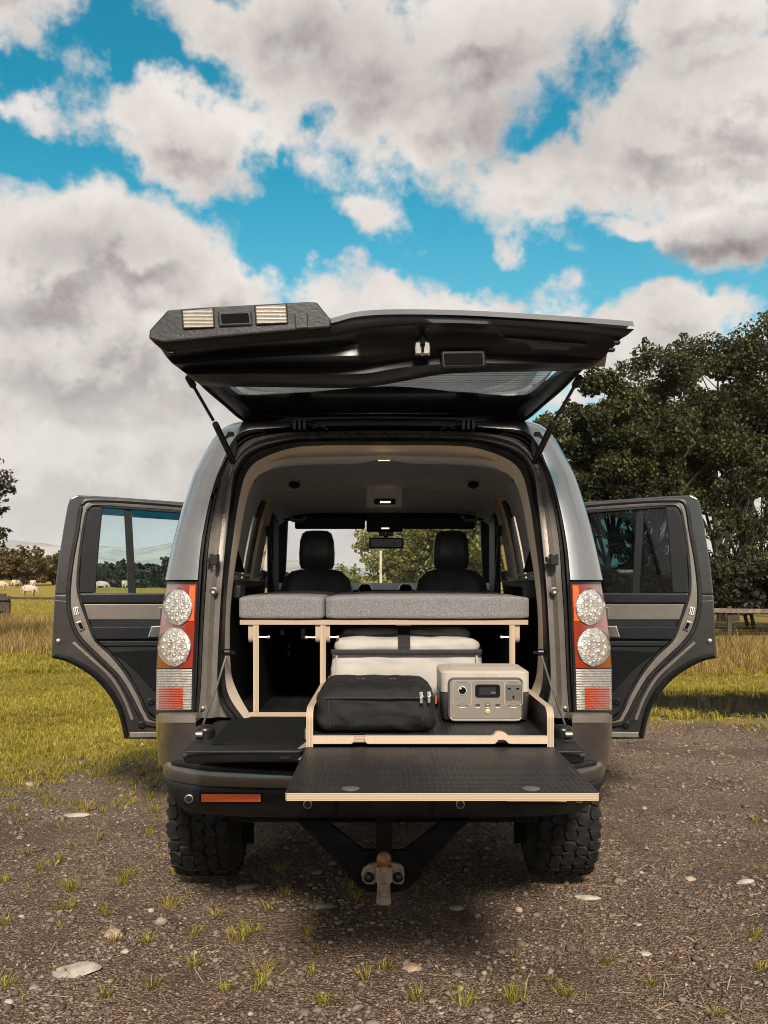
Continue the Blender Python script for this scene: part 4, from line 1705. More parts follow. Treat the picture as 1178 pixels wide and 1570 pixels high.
def roof_etc():
    ys = [4.02, 4.3, 4.7, 4.95, 5.1, 5.3, 5.6, 6.0, 6.3, 6.5]
    rows = []
    for y in ys:
        r = []
        d = roof_drop(y)
        for t in np.linspace(-1, 1, 21):
            a = abs(t)
            x = .705 * t
            z = 2.127 - .077 * a ** 3.2 + d
            r.append(Vector((x, y, z)))
        rows.append(r)
    mb = MB()
    mb.loft(rows)
    o = mb.build('roof', [M['paint'], M['headliner']], CAR, recalc_n=False)
    # roof rails
    for s in (-1, 1):
        mb = MB()
        mb.tube([Vector((.64 * s, y, 2.127 - .05 + .035 + roof_drop(y))) for y in (4.4, 4.8, 5.2, 5.6, 6.0, 6.2)], .018, 8)
        mb.build('roof_rail', M['strut'], CAR)
    # headliner
    ys = [3.93, 4.05, 4.3, 4.7, 5.0, 5.3, 5.6, 6.0, 6.25, 6.42]
    rows = []
    for y in ys:
        r = []
        d = roof_drop(y)
        for t in np.linspace(-1, 1, 25):
            a = abs(t)
            k = sstep(3.95, 4.35, y)
            hw = lerp(.60, .755, k)
            x = hw * math.sin(t * math.pi / 2 * .92) / math.sin(math.pi / 2 * .92)
            z = lerp(1.945, 2.045, k) + d - (.185 * a ** 5) - .012 * math.sin((y - 4.2) * 6.0) * (1 - a)
            r.append(Vector((x, y, z)))
        rows.append(r)
    mb = MB()
    mb.loft(rows, flip=True)
    hl = mb.build('headliner', M['headliner'], CAR, recalc_n=False)
    # consoles, lamps and grab handles on the lining
    def box_at(nm, x0, x1, y0, y1, Y, dz, mat, par=hl, depth=.12, bev=.01):
        a, b = P(x0, y0, Y), P(x1, y1, Y)
        mb = MB()
        mb.box(a.x, b.x, Y, Y + depth, b.z, a.z + dz)
        return mb.build(nm, mat, par, bev=bev)
    box_at('overhead_console', 562, 617, 750, 778, 5.55, .05, M['headliner'])
    box_at('reading_lamp_housing', 574, 607, 764, 773, 5.53, 0, M['trim_dark'], depth=.03)
    box_at('reading_lamp', 583, 599, 768.5, 771, 5.522, 0, M['lamp_and_glint'], depth=.01, bev=.002)
    box_at('front_lamp_console', 562, 618, 796, 815, 6.35, .05, M['trim_dark'])
    box_at('reading_lamp', 585, 597, 809, 811, 6.345, 0, M['lamp_and_glint'], depth=.006, bev=.002)
    box_at('reading_lamp', 580, 598, 705.2, 706.2, 3.915, 0, M['lamp_and_glint'], depth=.01, bev=.001)  # glint on the header lamp lens, painted as a glowing strip
    for x in (452, 726):
        mb = MB()
        a = P(x, 747, 5.3)
        mb.lathe([(.030, 0), (.034, .01), (.02, .022)], a + Vector((0, 0, .02)), (0, -.3, -1), 16)
        mb.build('belt_guide', M['trim_dark'], hl)
        mb = MB()
        c = P(456 if x < 589 else 722, 797, 6.1)
        sg = -1 if x < 589 else 1
        mb.tube([c + Vector((sg * .05, .04, .02)), c + Vector((sg * .03, 0, -.005)), c + Vector((-sg * .04, 0, -.005)), c + Vector((-sg * .05, .04, .02))], .011, 8)
        mb.build('grab_handle', M['chrome'], hl)
    for x0, x1 in ((452, 560), (618, 728)):
        a, b = P(x0, 795, 6.3), P(x1, 811, 6.3)
        mb = MB()
        mb.box(a.x, b.x, 6.30, 6.335, b.z, a.z + .02)
        mb.build('sun_visor', M['trim_dark'], CAR, bev=.012)
    # windscreen with pillars
    tl, tr, bl, br = Vector((-.70, 6.48, 1.90)), Vector((.70, 6.48, 1.90)), Vector((-.80, 7.02, 1.33)), Vector((.80, 7.02, 1.33))
    mb = MB()
    rows = []
    for i in range(5):
        t = i / 4
        a, b = tl.lerp(bl, t), tr.lerp(br, t)
        rows.append([a.lerp(b, u) + Vector((0, .09 * (1 - (2 * u - 1) ** 2), 0)) for u in np.linspace(0, 1, 9)])
    mb.loft(rows)
    mb.build('windscreen', M['glass'], CAR)
    for s in (-1, 1):
        mb = MB()
        a, b = Vector((s * .71, 6.44, 1.94)), Vector((s * .84, 7.04, 1.30))
        w = Vector((s * .12, -.05, 0))
        a, b = a - Vector((s * .06, 0, 0)), b - Vector((s * .10, 0, 0))
        mb.prism([a, b, b + w, a + w], (0, .05, .03))
        mb.build('windscreen_pillar', M['trim_dark'], CAR, bev=.01)
    mb = MB()
    mb.box(-.74, .74, 6.36, 6.50, 1.832, 1.96)
    mb.build('windscreen_header', M['trim_dark'], CAR, bev=.01)
    # bonnet and nose
    rows = []
    for y, z, hw in ((6.98, 1.345, .86), (7.2, 1.315, .875), (7.6, 1.285, .87), (8.0, 1.235, .84), (8.25, 1.17, .80), (8.36, 1.05, .78), (8.40, .80, .80), (8.36, .55, .78)):
        rows.append([Vector((hw * t, y - .16 * abs(t) ** 3 * (1 if y > 8 else 0), z - .05 * abs(t) ** 4)) for t in np.linspace(-1, 1, 15)])
    mb = MB()
    mb.loft(rows)
    mb.build('bonnet', M['paint'], CAR, recalc_n=False)
    # floor, firewall and underside
    mb = MB()
    mb.box(-.84, .84, 3.95, 7.95, .50, .60)
    mb.box(-.55, .55, 7.95, 8.30, .50, .95)
    mb.build('underside', M['underbody'], CAR, bev=.03)
    mb = MB()
    mb.box(-.78, .78, 6.98, 7.05, .60, 1.30)
    mb.build('firewall', M['trim_dark'], CAR)
    # dashboard, vents, wheel
    rows = []
    for y, z in ((6.50, 1.00), (6.47, 1.20), (6.49, 1.36), (6.56, 1.405), (6.75, 1.405), (7.0, 1.36)):
        rows.append([Vector((.78 * t, y + .05 * t * t, z)) for t in np.linspace(-1, 1, 15)])
    mb = MB()
    mb.loft(rows)
    da = mb.build('dashboard', [M['trim_dark'], M['dash']], CAR, recalc_n=False)
    mi = [1 if p.center.z + da.location.z > 1.345 else 0 for p in da.data.polygons]
    zc = [sum(da.data.vertices[v].co.z for v in p.vertices) / len(p.vertices) + 1.0 for p in da.data.polygons]
    da.data.polygons.foreach_set('material_index', [1 if z > 1.36 else 0 for z in zc])
    for x in (560, 622):
        c = P(x, 905.5, 6.46)
        mb = MB()
        ring_pts = [c + Vector((.044 * math.cos(a), -.01, .044 * math.sin(a))) for a in np.linspace(0, 2 * math.pi, 25)]
        mb.tube(ring_pts, .008, 8, False)
        v = mb.build('air_vent', M['chrome'], da)
        mb = MB()
        mb.lathe([(.04, 0), (.036, .006), (.012, .004)], c + Vector((0, -.002, 0)), (0, -1, 0), 18)
        mb.build('vent_core', M['black'], da)
    mb = MB()
    c = Vector((.40, 6.25, 1.16))
    ax = Vector((0, -.85, .5)).normalized()
    u = Vector((1, 0, 0))
    w = ax.cross(u)
    mb.tube([c + (u * math.cos(a) + w * math.sin(a)) * .185 for a in np.linspace(0, 2 * math.pi, 33)], .014, 8, False)
    mb.tube([c - u * .18, c + u * .18], .012, 6)
    mb.tube([c, c - ax * .3], .03, 8)
    mb.build('steering_wheel', M['leather'], CAR)
    # mirror hanging from the header
    a, b = P(566, 824, 6.3), P(619, 841, 6.3)
    mb = MB()
    mb.box(a.x, b.x, 6.30, 6.335, b.z, a.z)
    rv = mb.build('rear_view_mirror', M['strut'], CAR, bev=.012, seg=3)
    mb = MB()
    mb.box(a.x + .012, b.x - .012, 6.297, 6.2985, b.z + .01, a.z - .01)
    mb.build('mirror_glass', M['screen'], rv)
    mb = MB()
    m0 = P(592, 824, 6.33)
    mb.tube([m0, m0 + Vector((0, .06, .06))], .014, 8)
    mb.box(m0.x - .05, m0.x + .05, 6.37, 6.42, m0.z + .01, m0.z + .075)
    mb.build('mirror_stem', M['strut'], rv)


roof_etc()


def pillars_and_seats():
    for x in (434, 744):
        mb = MB()
        mb.tube([P(x, 686.5, 3.745 + lean(686) - .006), P(x + (1 if x < 589 else -1), 697, 3.79 + lean(697) - .006), P(x + (3 if x < 589 else -3), 707, 3.86 + lean(707) - .004)], .0022, 6)
        mb.build('lining_joint', M['trim_dark'], CAR)
    for s in (-1, 1):
        # C-pillar trim and B-pillar trim as seen from the load bay
        mb = MB()
        rows = []
        for z in np.linspace(1.42, 1.93, 8):
            x = side_x(z) - .07
            rows.append([Vector((s * (x - .00), 4.15, z)), Vector((s * (x - .05), 4.45, z)), Vector((s * (x - .055), 5.02, z)), Vector((s * (x - .02), 5.10, z)), Vector((s * (x + .05), 5.12, z))])
        mb.loft(rows, flip=(s > 0))
        mb.build('centre_pillar_trim', M['headliner'], CAR, recalc_n=False)
        mb = MB()
        rows = []
        for z in np.linspace(.65, 1.92, 14):
            x = side_x(z) - .06
            rows.append([Vector((s * (x + .02), 5.60, z)), Vector((s * (x - .045), 5.63, z)), Vector((s * (x - .05), 5.88, z)), Vector((s * (x - .01), 5.96, z))])
        mb.loft(rows, flip=(s > 0))
        bp = mb.build('door_pillar_trim', M['tan_trim'], CAR, recalc_n=False)
        mb = MB()
        mb.tube([Vector((s * (side_x(z) - .075), 5.565, z)) for z in np.linspace(.7, 1.90, 12)], .020, 8)
        mb.build('doorway_seal', M['rubber'], CAR)
        mb = MB()
        mb.tube([Vector((s * (side_x(z) - .062), 5.14, z)) for z in np.linspace(1.0, 1.90, 10)], .012, 8)
        mb.build('doorway_seal', M['rubber'], CAR)
        mb = MB()
        mb.box(*sorted((s * .70, s * .74)), 5.98, 6.30, 1.05, 1.86)
        mb.build('front_pillar_trim', M['trim_dark'], CAR, bev=.01)
        # seat belt
        mb = MB()
        p0, p1 = Vector((s * .70, 5.75, 1.72)), Vector((s * .66, 5.78, 1.15))
        mb.prism([p0, p1, p1 + Vector((0, .045, 0)), p0 + Vector((0, .045, 0))], (-.003 * s, 0, 0))
        mb.box(s * .70 - .015, s * .70 + .015, 5.74, 5.80, 1.70, 1.76)
        mb.build('seat_belt', M['webbing'], CAR)
        # dark load bay side with wheel box, rails and clips at the window line
        mb = MB()
        mb.box(*sorted((s * .64, s * .84)), 3.97, 5.10, .85, 1.40)
        w = mb.build('load_bay_side', M['carpet'], CAR, bev=.03)
        mb = MB()
        mb.box(*sorted((s * .615, s * .80)), 3.99, 4.9, 1.40, 1.435)
        mb.box(*sorted((s * .60, s * .66)), 3.97, 4.10, 1.36, 1.42)
        mb.build('window_ledge', M['trim_dark'], CAR, bev=.008)
        # black triangular trim at the quarter light, clips on the ledge
        mb = MB()
        X = lambda x: x if s < 0 else 1178 - x
        a, b, c = P(X(361), 842, 4.1), P(X(372), 878, 4.2), P(X(358), 876, 4.1)
        mb.prism([a, b, c], (-.012 * s, 0, 0))
        mb.build('quarter_trim', M['black'], CAR)
        mb = MB()
        for (x, y, w_) in ((356, 884, .05), (372, 882, .07), (384, 889, .09), (360, 893, .06)):
            c = P(X(x), y, 4.12 + (x - 356) * .012)
            mb.box(c.x - w_ / 2, c.x + w_ / 2, c.y - .02, c.y + .02, c.z - .006, c.z + .007)
        mb.build('blind_runner', M['steel'], CAR, bev=.002)
        # front seat
        cx = s * (103.5) * 6.0 / FPX
        seat = MB()
        rows = []
        for z, hw, y, th in ((.80, .25, 5.84, .16), (1.0, .25, 5.88, .15), (1.2, .245, 5.92, .13), (1.34, .235, 5.95, .11), (1.43, .215, 5.97, .09), (1.485, .16, 5.985, .06), (1.498, .10, 5.99, .03)):
            r = []
            for k in range(20):
                a = 2 * math.pi * k / 20
                ca, sa = math.cos(a), math.sin(a)
                ex = .45
                r.append(Vector((cx + hw * math.copysign(abs(ca) ** ex, ca), y + th / 2 + th / 2 * math.copysign(abs(sa) ** .7, sa), z)))
            rows.append(r)
        seat.loft(rows, True)
        seat.add(rows[-1], [tuple(range(20))])
        st = seat.build('front_seat', M['leather'], CAR)
        mb = MB()
        mb.box(cx - .26, cx + .26, 5.98, 6.45, .72, .88)
        mb.build('seat_cushion', M['leather'], st, bev=.05, seg=3)
        mb = MB()
        rows = []
        for z, hw, th in ((1.497, .070, .03), (1.502, .100, .07), (1.53, .112, .10), (1.60, .114, .11), (1.68, .108, .10), (1.725, .094, .08), (1.742, .07, .05), (1.746, .03, .02)):
            r = []
            for k in range(20):
                a = 2 * math.pi * k / 20
                ca, sa = math.cos(a), math.sin(a)
                r.append(Vector((cx + hw * math.copysign(abs(ca) ** .55, ca), 6.04 + th * .5 * math.copysign(abs(sa) ** .6, sa), z)))
            rows.append(r)
        mb.loft(rows, True)
        mb.add(rows[0], [tuple(range(20))[::-1]])
        mb.add(rows[-1], [tuple(range(20))])
        mb.build('headrest', M['leather'], st)
        mb = MB()
        for d in (-.05, .05):
            mb.tube([Vector((cx + d, 6.04, 1.47)), Vector((cx + d, 6.04, 1.52))], .006, 8)
        mb.build('headrest_post', M['chrome'], st)
    # folded second row behind the bed
    mb = MB()
    mb.box(-.60, .60, 4.95, 5.50, .70, 1.12)
    mb.build('folded_rear_seat', M['carpet'], CAR, bev=.05, seg=3)
    mb = MB()
    mb.box(-.66, .66, 3.72, 5.0, .84, .885)
    mb.build('load_floor', M['carpet'], CAR)


pillars_and_seats()


# ---------------- raised tailgate
def hatch():
    # rows of the inner lining: (x, y, Y) control points from left to right
    E = [
        [(230, 516, 3.05), (250, 523, 3.05), (330, 517, 3.05), (420, 509, 3.05), (500, 501, 3.05), (545, 490, 3.06), (600, 486, 3.06), (700, 487, 3.06), (800, 492, 3.06), (890, 498, 3.06), (973, 504.5, 3.06)],
        [(243, 531, 3.06), (262, 535, 3.06), (340, 528, 3.06), (430, 520, 3.06), (505, 512, 3.06), (550, 501, 3.06), (605, 496, 3.06), (700, 495, 3.06), (800, 500, 3.06), (890, 507, 3.06), (962, 514, 3.07)],
        [(246, 534, 3.075), (266, 539, 3.075), (342, 532, 3.075), (432, 524, 3.075), (508, 517, 3.075), (553, 507, 3.075), (608, 501, 3.075), (700, 499, 3.075), (800, 505, 3.075), (885, 512, 3.075), (952, 520, 3.08)],
        [(255, 547, 3.14), (272, 550, 3.14), (345, 543, 3.14), (435, 538, 3.14), (510, 533, 3.14), (556, 526, 3.14), (612, 519, 3.14), (700, 513, 3.14), (800, 520, 3.14), (880, 526, 3.14), (942, 531, 3.13)],
        [(264, 557, 3.13), (282, 558, 3.13), (350, 552, 3.12), (438, 548, 3.115), (512, 546, 3.125), (560, 544, 3.14), (615, 537, 3.15), (700, 526, 3.15), (800, 533, 3.14), (875, 537, 3.14), (932, 541, 3.14)],
        [(276, 566, 3.19), (292, 567, 3.20), (355, 564, 3.20), (440, 563, 3.20), (514, 563, 3.20), (562, 561, 3.20), (618, 554, 3.20), (700, 546, 3.19), (800, 548, 3.19), (870, 550, 3.19), (922, 552, 3.18)],
        [(284, 572, 3.19), (298, 574, 3.18), (358, 573, 3.18), (442, 573, 3.18), (516, 574, 3.185), (564, 572, 3.19), (620, 563, 3.19), (700, 557, 3.18), (800, 557, 3.18), (868, 557, 3.18), (914, 558, 3.18)],
        [(292, 579, 3.23), (308, 584, 3.22), (362, 584, 3.22), (444, 585, 3.22), (518, 586, 3.22), (566, 584, 3.22), (622, 575, 3.22), (690, 567, 3.22), (800, 565, 3.22), (866, 564, 3.22), (908, 562, 3.22)],
        [(300, 585, 3.27), (316, 592, 3.28), (366, 593, 3.28), (446, 594, 3.28), (520, 595, 3.28), (568, 593, 3.28), (622, 584, 3.28), (690, 573, 3.28), (800, 570, 3.28), (862, 569, 3.28), (904, 566, 3.27)],
        [(306, 580, 3.33), (322, 586, 3.33), (370, 587, 3.33), (448, 588, 3.33), (522, 589, 3.33), (570, 588, 3.33), (624, 578, 3.33), (690, 567, 3.33), (800, 564, 3.33), (858, 562, 3.33), (896, 562, 3.33)],
    ]
    rows = [[P(*p) for p in spline(r, 64)] for r in E]
    mb = MB()
    mb.loft(rows)
    H = mb.build('raised_tailgate', M['hatch_trim'], CAR, recalc_n=False, angle=70)
    tag(H, 'raised upper tailgate with dark lining')
    zg = lambda Y: 2.10 + .19 * (3.95 - Y)

    def G(x, y, off=0.0):
        """pixel -> point on the window plane of the raised tailgate (off: metres above it)"""
        Y = (2.10 + off + .19 * 3.95 - CAMH) / ((CYH - y) / FPX + .19)
        return P(x, y, Y)
    # outer skin over the lining: bottom edge, two side bars, spoiler over the window
    edge = [P(p[0], p[1] - 4, 3.045) for p in spline(E[0], 40)]
    up = [p + Vector((0, .02, .022)) for p in edge]
    bk = [Vector((p.x * .985, 3.36, max(zg(3.36) + .045, p.z - .02))) for p in edge]
    bk2 = [Vector((p.x * .985, 3.40, zg(3.40) + .005)) for p in edge]
    mb = MB()
    mb.loft([edge, up, bk, bk2], flip=True)
    mb.build('outer_skin', M['paint'], H, recalc_n=False)
    # window frame
    outer_l = [(284, 562), (300, 578), (318, 596), (345, 619), (370, 640), (395, 648), (480, 651), (589, 652)]
    inner_l = [(316, 562), (335, 578), (352, 594), (364, 603), (381, 616), (402, 634), (485, 640), (589, 641)]
    for pts_o, pts_i in ((outer_l, inner_l), (mx(outer_l), mx(inner_l))):
        so, si = spline(pts_o, 30), spline(pts_i, 30)
        mb = MB()
        a = [G(x, y, .0) for x, y in so]
        b = [G(x, y, .0) - Vector((0, 0, .012)) for x, y in [(lerp(p[0], q[0], .35), lerp(p[1], q[1], .35)) for p, q in zip(so, si)]]
        c = [G(x, y, .0) - Vector((0, 0, .004)) for x, y in [(lerp(p[0], q[0], .75), lerp(p[1], q[1], .75)) for p, q in zip(so, si)]]
        d = [G(x, y, .02) for x, y in si]
        e = [p + Vector((0, .01, .05)) for p in a]
        mb.loft([e, a, b, c, d])
        mb.build('window_frame', M['strut'], H, recalc_n=False, angle=50)
        mb = MB()
        mb.tube([p + Vector((0, -.004, -.004)) for p in a], .006, 6)
        mb.build('weather_strip', M['rubber'], H)
    # clear part of the glass; the part darkened by the spoiler is painted dark
    low = [(345, 590), (360, 603), (374, 606), (420, 604.5), (475, 602), (520, 598), (560, 595), (600, 593.5), (651, 596.5), (692, 601), (740, 604), (794, 607), (812, 604), (826, 594), (842, 577)]
    n = 60
    lo = spline(low, n)
    pane = [G(x, y, .018) for x, y in lo]
    top = [Vector((p.x * 1.02, 3.34, zg(3.34) + .018)) for p in pane]
    mb = MB()
    mb.loft([top, pane])
    g = mb.build('tailgate_glass', M['glass_hatch'], H, recalc_n=False)
    mb = MB()
    for k in range(9):
        Y = 3.42 + .022 * k
        p = [Vector((lerp(-.62, .62, u), Y, zg(Y) + .0165)) for u in (0, .25, .5, .75, 1)]
        mb.tube(p, .0006, 4)
    hw_ = mb.build('heater_wire', M['strut'], g)
    tag(hw_, kind='stuff')
    far = [Vector((p.x * (1.0 if abs(p.x) < .5 else .93), 3.90, zg(3.90) + .02)) for p in pane]
    lo2 = [p + Vector((0, .001, .002)) for p in pane]
    mb = MB()
    mb.loft([lo2, far])
    mb.build('shaded_glass', M['glass_dark'], H, recalc_n=False)
    mb = MB()
    a = [p + Vector((0, .07, .012)) for p in pane]
    b = [Vector((p.x, 4.06, 2.17)) for p in pane]
    c = [Vector((p.x, 4.06, 2.14)) for p in pane]
    c2 = [p + Vector((0, .004, .004)) for p in pane]
    mb.loft([c2, a, b, c])
    mb.build('spoiler', M['paint'], H, recalc_n=False)
    # plate panel across the longer left half: lamps, grip and sensor square
    out = [(228, 519), (229, 506), (257, 475), (300, 471.5), (475, 462), (486, 463), (508, 490), (507, 502), (400, 511), (250, 525)]
    mb = MB()
    mb.prism([P(x, y, 3.035) for x, y in out], (0, .09, .0))
    pp = mb.build('plate_panel', M['panel_grey'], H, smooth=False, bev=.006, seg=2)
    tag(pp, 'scuffed grey plate lamp panel')

    def quad(nm, q, Y, th, mat, par, bev=.003):
        mb = MB()
        mb.prism([P(x, y, Y) for x, y in q], (0, th, 0))
        return mb.build(nm, mat, par, smooth=False, bev=bev)
    lampm = ribbed_mat('dirty_plate_lamp', (.22, .195, .16), (.46, .42, .36), 170.0, 'Z', .1)
    for q in ([(280, 476), (326, 472.5), (327.5, 501), (282, 503.5)], [(392, 469), (438, 466.5), (440, 494.5), (394, 497)]):
        c = (sum(p[0] for p in q) / 4, sum(p[1] for p in q) / 4)
        quad('lamp_surround', [(c[0] + (p[0] - c[0]) * 1.10, c[1] + (p[1] - c[1]) * 1.12) for p in q], 3.031, .02, M['strut'], H)
        quad('plate_lamp', q, 3.026, .02, lampm, H)
    q = [(334, 478), (385, 475), (387, 498), (336, 500.5)]
    c = (360.5, 488)
    quad('release_grip_frame', [(c[0] + (p[0] - c[0]) * 1.03, c[1] + (p[1] - c[1]) * 1.05) for p in q], 3.028, .02, M['panel_grey'], H, .006)
    quad('release_grip', [(c[0] + (p[0] - c[0]) * .84, c[1] + (p[1] - c[1]) * .66) for p in q], 3.0265, .02, M['black'], H, .002)
    quad('sensor_cover', [(451, 480), (471.5, 479), (473, 503), (453, 504.5)], 3.031, .02, M['panel_grey'], H, .004)
    # latch and pull handle
    c = P(648, 530, 3.13)
    mb = MB()
    mb.box(c.x - .026, c.x + .026, c.y - .012, c.y + .02, c.z - .032, c.z + .012)
    mb.lathe([(.030, -.014), (.030, .004)], c + Vector((0, 0, -.004)), (0, -1, .2), 8)
    mb.build('latch', M['chrome'], H, bev=.005)
    mb = MB()
    mb.tube([c + Vector((0, -.016, .030)), c + Vector((0, -.022, -.004))], .008, 8)
    mb.tube([c + Vector((0, -.02, .008)), c + Vector((0, -.02, -.024))], .005, 6)
    mb.build('latch_hook', M['black'], H)
    q = [(676, 538), (744, 536.5), (746, 562), (678, 564.5)]
    quad('pull_handle_frame', q, 3.150, .04, M['hatch_trim'], H, .007)
    c = (711, 550)
    quad('pull_handle_shade', [(c[0] + (p[0] - c[0]) * .88, c[1] + (p[1] - c[1]) * .72) for p in q], 3.1475, .03, M['black'], H, .004)  # raised black plate paints the shade of the recess
    # corner hooks
    for x, y in ((248, 530), (262, 541), (946, 525), (938, 536)):
        c = P(x, y, 3.07)
        mb = MB()
        mb.box(c.x - .012, c.x + .012, c.y - .004, c.y + .02, c.z - .005, c.z + .005)
        mb.build('corner_catch', M['strut'], H, bev=.004)
    # gas struts
    for s in (1, -1):
        X = lambda x: x if s > 0 else 1178 - x
        a, b, c = P(X(290), 580, 3.30), P(X(327), 644, 3.55), P(X(357), 706, 3.80)
        mb = MB()
        mb.tube([b.lerp(a, -.1), c], [.0125, .0125], 10)
        mb.lathe([(.008, -.01), (.016, -.008), (.016, .008), (.008, .01)], c, (1, 0, 0), 10)
        st = mb.build('gas_strut', M['strut'], CAR)
        mb = MB()
        mb.tube([a, b], .0062, 8)
        mb.build('strut_rod', M['strut'], st)
        mb = MB()
        mb.tube([a.lerp(b, -.02), a.lerp(b, .16)], .013, 8)
        mb.build('strut_socket', M['plastic'], st)
        # hinge and the little rubber end of the roof channel
        h = P(X(461), 655, 3.86)
        mb = MB()
        for dx in (-.02, .0, .02):
            mb.box(h.x + dx - .006, h.x + dx + .006, h.y - .05, h.y + .02, h.z - .016, h.z + .026)
        mb.tube([h + Vector((-.045, -.02, .012)), h + Vector((.045, -.02, .012))], .006, 8)
        mb.box(h.x - .05, h.x + .05, h.y - .02, h.y + .02, h.z + .02, h.z + .03)
        mb.build('hinge', M['strut'], CAR, bev=.002)
        mb = MB()
        p = P(X(480), 657, 3.83)
        mb.tube([p, p + Vector((s * .03, -.01, .012)), p + Vector((s * .06, 0, -.005))], .004, 6)
        mb.build('wiring_loom', M['rubber'], CAR)
        mb = MB()
        e = [(343, 672), (350, 661), (358, 662), (364, 678), (362, 700), (350, 704)]
        mb.prism([P(X(x), y, 3.84) for x, y in e], (0, .06, 0))
        mb.build('strut_bracket', M['strut'], CAR, bev=.004)


hatch()


# ---------------- tail lamps
LXO = ([893, 930, 980, 1030, 1092], [256.5, 249, 242.5, 239.5, 239])
LXI = ([893, 950, 1020, 1092], [302.5, 300, 296.5, 295])


def lampY(x, y):
    xo, xi = interp(y, *LXO), interp(y, *LXI)
    u = (x - xi) / (xo - xi)
    return 3.665 + .19 * max(0, u) ** 2.4


def tail_lamp(s):
    Xm = lambda x: x if s > 0 else 1178 - x

    def L(x, y, off=0.0):
        return P(Xm(x), y, lampY(x, y) - off)

    def patch(y0, y1, u0, u1, off, nu=8, nv=12, th=.012):
        rows = []
        for v in np.linspace(y0, y1, nv):
            xo, xi = interp(v, *LXO), interp(v, *LXI)
            rows.append([L(lerp(xi, xo, u), v, off) for u in np.linspace(u0, u1, nu)])
        mb = MB()
        mb.loft(rows, flip=(s < 0))
        # closed rim
        rim = rows[0] + [r[-1] for r in rows[1:]] + rows[-1][::-1][1:] + [r[0] for r in rows[::-1]][1:-1]
        back = [p + Vector((0, th, 0)) for p in rim]
        mb.loft([rim, back], True, flip=(s > 0))
        return mb
    def ribbed(y0, y1, u0, u1, off, n):
        # prismatic horizontal ribs: saw-tooth rows
        rows = []
        for i in range(n):
            for f, o2 in ((0.0, 0.0), (.62, .0055), (.98, .0)):
                v = lerp(y0, y1, (i + f) / n)
                xo, xi = interp(v, *LXO), interp(v, *LXI)
                rows.append([L(lerp(xi, xo, u), v, off + o2) for u in np.linspace(u0, u1, 8)])
        mb = MB()
        mb.loft(rows, flip=(s < 0))
        for r in ([rr[0] for rr in rows], [rr[-1] for rr in rows]):
            mb.loft([r, [p + Vector((0, .014, 0)) for p in r]])
        return mb
    body = patch(892, 1094, -.03, 1.0, 0, 8, 16, .16)
    lamp = body.build('tail_lamp', M['strut'], CAR, recalc_n=False, angle=60)
    patch(896, 1024, .02, .985, .006, 10, 16).build('red_lens', M['red'], lamp, recalc_n=False, angle=60)
    ribbed(1026, 1089, .03, .985, .005, 16).build('clear_ribbed_lens', M['clear_rib'], lamp, recalc_n=False, smooth=False)
    ribbed(1054, 1087, .27, .93, .011, 9).build('fog_lens', M['red_rib'], lamp, recalc_n=False, smooth=False)
    patch(898, 952, .05, .24, .009, 3, 6).build('orange_sheen_strip', M['orange_sheen'], lamp, recalc_n=False, angle=60)  # lit inner edge of the lamp, put in as an orange strip
    for (cx, cy, rx, ry) in ((272.5, 930.5, 21.5, 27.0), (267.5, 991.5, 24.0, 29.0)):
        rows = []
        for k in range(7):
            r = 1 - k / 6 * .98
            rows.append([L(cx + rx * r * math.cos(a), cy + ry * r * math.sin(a), .011 + .012 * math.sqrt(1 - (r * .98) ** 2)) for a in np.linspace(0, 2 * math.pi, 33)[:-1]])
        rows.insert(0, [p + Vector((0, .012, 0)) for p in rows[0]])
        mb = MB()
        mb.loft(rows, True, flip=(s > 0))
        mb.build('round_lens', M['lens'], lamp, angle=60)
        # lamp cells behind the clear cover, in rings
        mb = MB()
        for nr, rr in ((1, 0), (6, .36), (12, .70)):
            for q in range(nr):
                a = 2 * math.pi * (q + .25 * nr) / nr
                c0 = L(cx + rx * rr * math.cos(a), cy + ry * rr * math.sin(a), .0115 + .012 * math.sqrt(1 - rr * rr))
                r0 = .0085 if nr < 12 else .0075
                mb.lathe([(r0, -.004), (r0 * .95, .0012), (r0 * .7, .0026), (r0 * .3, .001), (.0006, .0008)], c0, (0, -1, 0), 10)
        tag(mb.build('lamp_cells', M['lens_cell'], lamp, angle=50), kind='stuff')
        mb = MB()
        mb.tube([L(cx + (rx + .5) * math.cos(a), cy + (ry + .5) * math.sin(a), .010) for a in np.linspace(0, 2 * math.pi, 41)], .0028, 6, False)
        mb.build('lens_ring', M['chrome'], lamp)


for s_ in (1, -1):
    tail_lamp(s_)


# ---------------- bumper
BPATH = [(0, 3.50), (.20, 3.502), (.38, 3.51), (.54, 3.525), (.66, 3.55), (.76, 3.595), (.83, 3.66), (.872, 3.74), (.895, 3.84), (.905, 3.98), (.91, 4.18)]


